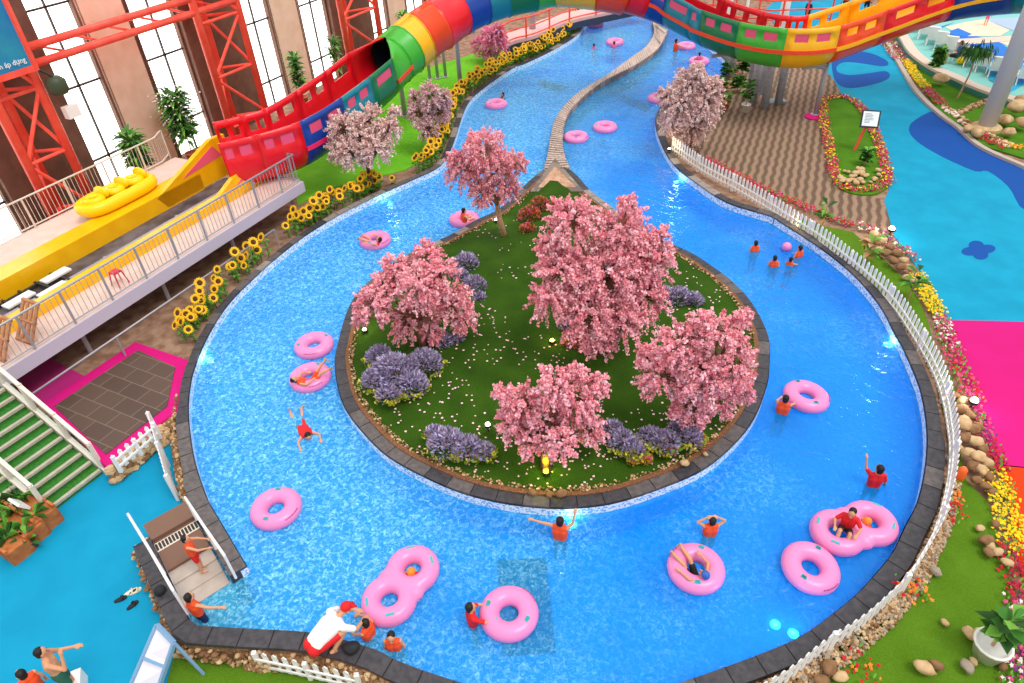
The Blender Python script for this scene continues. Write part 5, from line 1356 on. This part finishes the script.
def bodymesh(J,kid,prone):
    g=MB();hs=1.22 if kid else 1.
    ax=(J['Rs']-J['Ls']).normalized()
    for s in (-1,1):
        o=ax*s*.065
        cap(g,J['pel']+o,J['bel']+o*.85,.105,.095);cap(g,J['bel']+o*.85,J['che']+o*1.1,.095,.108);cap(g,J['che']+o*1.1,J['nec']-(J['nec']-J['che'])*.25+o*1.0,.105,.07)
    for a,b in (('Ls','Rs'),): cap(g,J[a],J[b],.06,.06)
    cap(g,J['nec']-(J['hea']-J['nec'])*.3,J['hea'],.05,.05)
    f=J['face'].normalized();h=J['hea'];up=(h-J['nec']).normalized();up=(up-f*up.dot(f)).normalized();sd=f.cross(up)
    Q=Matrix((sd,f,up)).transposed()
    g.ball(h+up*.03*hs,(.075*hs,.092*hs,.105*hs),14,10,mat=Q)
    cap(g,h-up*.055*hs+f*.03*hs,h-up*.07*hs+f*.05*hs,.05*hs,.035*hs)       # jaw
    cap(g,h+up*.02*hs+f*.085*hs,h-up*.015*hs+f*.105*hs,.011,.016)           # nose
    for s in (-1,1): cap(g,h+sd*s*.077*hs+up*.02,h+sd*s*.08*hs-up*.02,.014,.012)
    for S in 'LR':
        cap(g,J[S+'s'],J[S+'e'],.05,.04);cap(g,J[S+'e'],J[S+'w'],.039,.028)
        w=J[S+'w'];d=(w-J[S+'e']).normalized();pr=d.cross(V((0,0,1)));pr=pr.normalized() if pr.length>.1 else V((1,0,0));dn=d.cross(pr)
        if dn.z>0:dn=-dn
        pm=w+d*.075
        cap(g,w,pm+pr*.018,.027,.026);cap(g,w,pm-pr*.018,.027,.026)
        for k,(o,l) in enumerate(((-.033,.055),(-.011,.07),(.011,.075),(.033,.068))):
            b=pm+pr*o+d*.015;m=b+d*l*.55+dn*.006;e=m+d*l*.4+dn*.022
            cap(g,b,m,.0115,.0105,6);cap(g,m,e,.0105,.0095,6)
        ts=1 if S=='L' else -1
        b=w+d*.025+pr*ts*.03;cap(g,b,b+d*.035+pr*ts*.025+dn*.01,.013,.012,6);cap(g,b+d*.035+pr*ts*.025+dn*.01,b+d*.065+pr*ts*.028+dn*.015,.012,.010,6)
        cap(g,J[S+'h'],J[S+'k'],.085,.055);cap(g,J[S+'k'],J[S+'k'].lerp(J[S+'a'],.4),.054,.055);cap(g,J[S+'k'].lerp(J[S+'a'],.4),J[S+'a'],.055,.036)
        sh=(J[S+'a']-J[S+'k']).normalized();fd=V((0,1,0));fd=(fd-sh*fd.dot(sh));fd=fd.normalized() if fd.length>.2 else V((0,0,1))
        a=J[S+'a'];cap(g,a+sh*.03-fd*.04,a+sh*.05+fd*.13,.035,.028)
    return g,(h,f,up,sd,hs)
def clothes(J,kind):
    g=MB();ax=(J['Rs']-J['Ls']).normalized()
    if kind in('vest','shirt'):
        e=.03 if kind=='vest' else .016
        lo=J['pel'].lerp(J['bel'],.45)
        for s in (-1,1):
            o=ax*s*.068
            cap(g,lo+o*.9,J['bel']+o*.9,.10+e,.098+e);cap(g,J['bel']+o*.9,J['che']+o*1.15,.098+e,.108+e);cap(g,J['che']+o*1.15,J['nec']-(J['nec']-J['che'])*.32+o*1.05,.105+e,.07+e)
        cap(g,J['Ls'].lerp(J['Rs'],.12),J['Rs'].lerp(J['Ls'],.12),.062+e*.6,.062+e*.6)
        if kind=='shirt':
            for S in 'LR': cap(g,J[S+'s'],J[S+'s'].lerp(J[S+'e'],.75),.066,.06)
    else:
        for s in (-1,1):
            o=ax*s*.066;cap(g,J['pel']+o,J['pel'].lerp(J['bel'],.35)+o,.121,.112)
        for S in 'LR': cap(g,J[S+'h'],J[S+'h'].lerp(J[S+'k'],.68),.102,.084)
    return g
def person(label,pos,facing,pose,s,out,kid=True,skin=None,group=None,tilt=0):
    key=(pose,kid);J=POSE[pose]
    t=thing('person',label,'person',pos,-math.radians(facing),group);t.scale=(s,s,s)
    if key not in BODY:
        g,hd=bodymesh(J,kid,False);o=remesh(g,'body',m_sk,.0125,t,2);BODY[key]=(o.data,hd,{})
    else:
        o=D.objects.new('body',BODY[key][0]);C.objects.link(o);o.parent=t
    if skin:
        o.data=o.data.copy();o.data.materials[0]=skin
    h,f,up,sd,hs=BODY[key][1];cc=BODY[key][2]
    Q=Matrix((sd,f,up)).transposed()
    for kind,mat in out.items():
        if kind in('vest','shirt','shorts'):
            if kind in cc:
                o=D.objects.new(kind,cc[kind].copy());C.objects.link(o);o.parent=t;o.data.materials[0]=mat
            else:
                o=remesh(clothes(J,kind),kind,mat,.02,t,3);cc[kind]=o.data.copy()
            o.name={'vest':'life_vest','shirt':'shirt','shorts':'shorts'}[kind]
    g=MB()
    if 'cap' in out:
        g.ball(h+up*.055*hs-f*.012,(.088*hs,.100*hs,.095*hs),16,10,mat=Q)
        if out.get('brim'):
            q=h+up*.06*hs+f*.12*hs;g.box(q,(.14*hs,.11*hs,.012),mat=Q)
        g.build('cap',out['cap'],t,local=True,smooth=True)
    else:
        g.ball(h+up*.06*hs-f*.028*hs,(.083*hs,.088*hs,.088*hs),16,10,mat=Q,jit=.08,seed=3)
        g.ball(h-f*.055*hs+up*.0,(.072*hs,.05*hs,.085*hs),12,8,mat=Q)
        g.build('hair',m_hair,t,local=True,smooth=True)
    for q in (-1,1):
        g=MB();g.ball(h+up*.025*hs+f*.088*hs+sd*q*.03*hs,(.011*hs,.007,.007*hs),8,6,mat=Q);g.build('eye',m_eye,t,local=True)
    g=MB();g.ball(h-up*.05*hs+f*.088*hs,(.024*hs,.01,.008*hs),8,6,mat=Q);g.build('mouth',m_lip,t,local=True)
    return t
def inpool(px,py,s,kz=1.40):   # a person standing on the pool floor, given by where the neck shows
    p=at(px,py,ZF+kz*s);p.z=ZF+.035*s;return p
def onwater(px,py,z=.1):
    p=at(px,py,ZW+z+.15);p.z=ZW+z-.05;return p
VS=lambda v,sh,**k:dict(vest=v,shorts=sh,**k)
person('person in an orange vest below the island with one arm stretched out',inpool(560,528,.86),20,'armleft',.86,VS(m_or,m_nv))
person('child in an orange vest holding both hands to the head',inpool(711,527,.8),0,'headhands',.8,VS(m_or,m_rd))
person('child in an orange vest and purple shorts holding the ring right of the island',inpool(784,405,.82),25,'reach',.82,VS(m_or,m_pu))
person('child in red and navy with one arm raised at the right side of the pool',inpool(877,476,.86),10,'armup',.86,dict(shirt=m_rd,shorts=m_nv))
person('child in a red shirt reaching for the empty ring over the dark plate',inpool(471,614,.85),70,'reach',.85,dict(shirt=m_rd,shorts=m_nv))
person('child in an orange vest, uppermost of the four bathers in the right-hand bend',inpool(755,248,.72),0,'stand',.72,VS(m_or,m_nv))
person('child in an orange vest, leftmost of the group of three by the right-hand fence',inpool(774,263,.72),15,'stand',.72,VS(m_or,m_nv))
person('smallest child in an orange vest, middle of three by the right-hand fence',inpool(790,264,.66),40,'reach',.66,VS(m_or,m_nv))
person('child in an orange vest, right-hand one of the group of three, holding a pink ball',inpool(799,253,.74),-20,'stand',.74,VS(m_or,m_nv))
g=MB();p=at(787,246,ZW+.14);g.ball(p,.16,16,10);o=g.build('beach_ball',m_tube,smooth=True);o.location.z=ZW-.05;tag(o,'pink ball floating beside the group of three by the right-hand fence','ball')
person('child in a red vest wading across the top of the pool steps',V((*at(190,548,1.2).xy,.40)),70,'reach',.68,VS(m_or,m_rd))
person('child in an orange vest at the bottom of the pool steps, one arm outstretched',V((*at(194,606,.85).xy,-.12)),30,'armright',.78,VS(m_or,m_nv))
person('child in an orange vest in the water right before the crouching man in white',inpool(367,629,.80),-60,'reach',.80,VS(m_or,m_nv))
person('dark-haired child in an orange vest against the bottom kerb, right of the crouching man',inpool(393,642,.78),180,'stand',.78,VS(m_or,m_nv))
p=at(332,643,ZC);p.z=ZC-.03
person('crouching man in white shirt, red shorts and red cap on the pool kerb',p,48,'crouch',1.12,dict(shirt=m_wt,shorts=m_rd,cap=m_rd,brim=True),kid=False)
p=at(44,657,1.45);p.z=-.02
person('shirtless man in green shorts with a raised fist on the low blue floor',p,55,'fist',1.0,dict(shorts=m_gn),kid=False)
p=at(25,678,1.15);p.z=-.02
person('child in an orange vest in front of the shirtless man at the bottom left',p,-60,'stand',.8,VS(m_or,m_nv),skin=m_sk2)
person('person lying back in the swim ring near the far left blossom tree',onwater(375,241),-70,'sunk',.8,VS(m_rd,m_nv))
person('person in orange sitting up in the swim ring near the tip of the island',onwater(464,220,.12),60,'upright',.78,VS(m_or,m_or),skin=m_sk2)
person('person in orange lying in a swim ring with both legs raised, left of the island',onwater(311,378),65,'legsup',.75,VS(m_or,m_or))
p=at(303,428,ZW);p.z=ZW+.0
person('swimmer in red floating face down left of the island with legs trailing',p,150,'swim',.82,VS(m_rd,m_rd))
person('blue-capped child sunk in a swim ring with legs over its edge',onwater(697,571),-35,'sunk',.8,dict(vest=m_pu,shorts=m_bk,cap=m_blc))
p=onwater(414,570,.0);person('child in orange cap and red vest in a hole of the left double ring',p,200,'lean',.8,dict(vest=m_rd,shorts=m_nv,cap=m_oc))
p=onwater(848,523,.16);person('child in a red shirt sitting upright on the right-hand double ring',p,215,'upright',.78,dict(shirt=m_rd,shorts=m_bk))
p=onwater(871,524,.0);person('child in an orange cap in the right hole of the double ring at the right',p,-90,'lean',.8,dict(vest=m_or,shorts=m_nv,cap=m_oc))
person('person in orange in the water left of the far ring under the teal slide section',inpool(676,45,.9),70,'reach',.9,VS(m_or,m_or))
person('bather with a dark head inside the ring behind the weeping blossom tree',onwater(699,60,.1),0,'upright',.7,VS(m_pkc,m_nv))
person('bather in pink in front of the ring in the left channel',inpool(614,46,.72),0,'reach',.72,VS(m_pkc,m_nv))
person('small bather alone in the left channel, left of the ring with a swimmer',inpool(594,48,.66),30,'stand',.66,VS(m_pkc,m_nv))
person('bather behind the ring that touches the sunflower bank',inpool(503,98,.74),-100,'reach',.74,VS(m_bk,m_bk))
p=at(958,52,ZG+.9);p.z=ZG+.29
person('person in a blue shirt sitting among the white loungers',p,-60,'seated',.95,dict(shirt=m_bs,shorts=m_bk),kid=False)
p=at(1018,47,ZG+.3+1.4);p.z=ZG+.29
person('shirtless person in black shorts walking behind the tall column at the right edge',p,-100,'armleft',1.,dict(shorts=m_bk),kid=False)
p=at(985,25,ZG+.31)
person('small figure in pink far off on the lavender floor at the top right',p,180,'stand',.62,VS(m_pkc,m_pkc))
for i,(x,y,m,lb) in enumerate([(846,-2,m_or,'person in orange at the top edge beyond the slide, left of two'),(868,-2,m_or,'person in orange at the top edge beyond the slide, right of two'),(808,9,m_nv,'person in navy by the red railing behind the slide')]):
    p=at(x,y+3,ZG+.9);p.z=ZG+(.0);person(lb,p,30*i,'stand',.95,dict(shirt=m,shorts=m_bk),kid=False)
for (x,y,lb) in ((1013,55,'yellow float carried by the shirtless person at the right edge, upper one'),(1011,63,'yellow float by the shirtless person at the right edge, lower one'),(967,47,'yellow float beside the person in blue on the loungers')):
    p=at(x,y,ZG+1.2);g=MB();g.ball(p,(.3,.22,.2),14,8);p2=V((p.x-.15,p.y,p.z));g.ball(p2,(.16,.16,.16),10,7);o=g.build('yellow_float',m_ry,smooth=True);o.location.z=ZG+.32;tag(o,lb,'float')
# ================================================================ SMALL THINGS ON THE LOW FLOOR
def slipper(px,rz,mat,label):
    p=at(*px,.0);t=thing('slipper',label,'slipper',p,rz)
    g=MB();ol=[(math.copysign(abs(math.cos(a))**.8,math.cos(a))*.13,math.sin(a)*(.052+.012*math.cos(a))) for a in [2*math.pi*j/18 for j in range(18)]]
    g.prism([V((a,b,0)) for a,b in ol],.012,.045,bottom=True);g.build('sole',mat,t,local=True)
    g=MB();g.tube([(.02,-.06,.04),(.05,-.03,.085),(.055,0,.095),(.05,.03,.085),(.02,.06,.04)],.018,6);g.build('strap',mat,t,local=True)
    return t
slipper((121,600),.5,m_bk,'black slipper on the blue floor, left of the pair by the pool wall')
slipper((133,606),.9,m_bk,'black slipper on the blue floor, the lower of the pair by the pool wall')
m_cr=M('cream_rubber','#e2d6bc',.6)
slipper((131,593),.6,m_cr,'cream slipper on the blue floor lying farther from the camera');slipper((136,592),.6,m_cr,'cream slipper on the blue floor touching the other cream one on its right')
p=at(161,592,ZC);g=MB();g.lathe([(.09,0),(.12,.04),(.10,.12),(.04,.16),(0,.16)],12,p);o=g.build('black_bag',m_bk,smooth=True);tag(o,'small black bag on the stone kerb beside the pool steps','bag')
p=at(352,650,ZC);g=MB();g.ball(p+V((0,0,.1)),(.17,.12,.09),12,8,jit=.25,seed=4);o=g.build('dark_bag',m_bk,smooth=True);tag(o,'dark bag lying on the kerb beside the crouching man','bag')
t=thing('white_case','white case with black marks at the bottom edge beside the shirtless man','case',at(72,684,.2))
p=at(72,684,.2);g=MB();g.box((p.x,p.y,.18),(.4,.34,.34),.4);g.build('body',m_white,t)
g=MB();g.box((p.x,p.y,.36),(.05,.2,.02),.4);g.build('handle',m_bk,t)
# ================================================================ LAMPS
def lamp(label,px,z,col,watt,name='garden_lamp',r=.06):
    p=at(*px,z);t=thing(name,label,'lamp',p)
    g=MB();g.tube([p-V((0,0,.15)),p+V((0,0,.05))],.02,8);g.lathe([(r*1.3,.02),(r*1.4,.1),(r*1.2,.1),(r*1.1,.04)],14,p);g.build('housing',m_fr_,t)
    g=MB();g.ball(p+V((0,0,.09)),r,12,8);g.build('bulb',M('lamp_glow_'+col,col,.3,emit=8),t,smooth=True)
    if watt:
        l=D.lights.new('lamp_light','POINT');l.energy=watt;l.color=hx(col)[:3];l.shadow_soft_size=.1;o=D.objects.new('lamp_light',l);C.objects.link(o);o.location=p+V((0,0,.35))
    return t
lamp('small white garden lamp between the near left purple shrub and the bottom blossom tree',(488,427),ZC+.45,'#fff2d8',12)
lamp('yellow garden lamp shining up at the foot of the bottom blossom tree',(546,474),ZC+.1,'#f4ff30',14)
lamp('white garden lamp by the trunk at the tip of the island',(496,222),ZC+.12,'#fff2d8',12)
lamp('bright garden lamp where the terrace meets the blue path',(891,231),ZG+.3,'#fff6e4',30,r=.1)
lamp('bright garden lamp among the flowers along the magenta path',(973,403),ZG+.3,'#fff6e4',30,r=.09)
lamp('warm lamp under the picket fence beside the pool kerb',(798,228),ZG+.15,'#ffe08a',14)
lamp('warm lamp at the start of the picket fence below the weeping tree',(669,151),ZG+.3,'#ffe8b0',12)
lamp('small lamp at the foot of the far left blossom tree on the kerb',(365,332),ZC+.1,'#fff2b0',8)
lamp('small yellow lamp on the turf at the foot of the tallest tree',(552,343),ZC+.4,'#ffe060',8)
m_ul=M('underwater_glow','#50e4ff',.3,emit=3)
for px,lb in (((572,525),'round underwater light below the island by the person in black and orange'),((887,345),'round underwater light on the far right pool wall'),((775,625),'round underwater light near the bottom right kerb, left of two'),((793,634),'round underwater light near the bottom right kerb, right of two'),((210,361),'round underwater light on the left wall below the sunflowers'),((676,183),'round underwater light on the right channel wall'),((390,205),'round underwater light on the left bank under the sunflowers')):
    p=at(px[0],px[1],.2);g=MB();g.lathe([(.1,0),(.1,.03),(.07,.05),(0,.05)],16,p);o=g.build('pool_light',m_ul,smooth=True);tag(o,lb,'pool light','underwater lights' )
    l=D.lights.new('pool_glow','POINT');l.energy=10;l.color=(.5,.9,1);l.shadow_soft_size=.12;q=D.objects.new('pool_glow',l);C.objects.link(q);q.location=p+V((0,0,.12))
# ================================================================ LIGHT
wd_=D.worlds.new('hall_light');bpy.context.scene.world=wd_;wd_.use_nodes=True;nt=wd_.node_tree
bg=nt.nodes['Background'];tc=nt.nodes.new('ShaderNodeTexCoord');sp=nt.nodes.new('ShaderNodeSeparateXYZ');nt.links.new(tc.outputs['Generated'],sp.inputs[0])
cr=nt.nodes.new('ShaderNodeValToRGB');e=cr.color_ramp;e.elements[0].position=0;e.elements[0].color=(.72,.70,.68,1);e.elements[1].position=1;e.elements[1].color=(1.15,1.15,1.15,1)
q=e.elements.new(.35);q.color=(.56,.57,.60,1);q=e.elements.new(.7);q.color=(.95,.95,.95,1)
nt.links.new(sp.outputs[2],cr.inputs[0]);nt.links.new(cr.outputs[0],bg.inputs[0]);bg.inputs[1].default_value=1.25
s=D.lights.new('roof_daylight','SUN');s.energy=1.6;s.angle=math.radians(25);s.color=(1,.97,.93);so=D.objects.new('roof_daylight',s);C.objects.link(so)
so.rotation_euler=V((-.42,.30,-1.)).to_track_quat('-Z','Y').to_euler()
sc=bpy.context.scene
sc.view_settings.view_transform='Standard';sc.view_settings.look='None';sc.view_settings.gamma=1;sc.view_settings.use_curve_mapping=False
sc.view_settings.exposure=.0
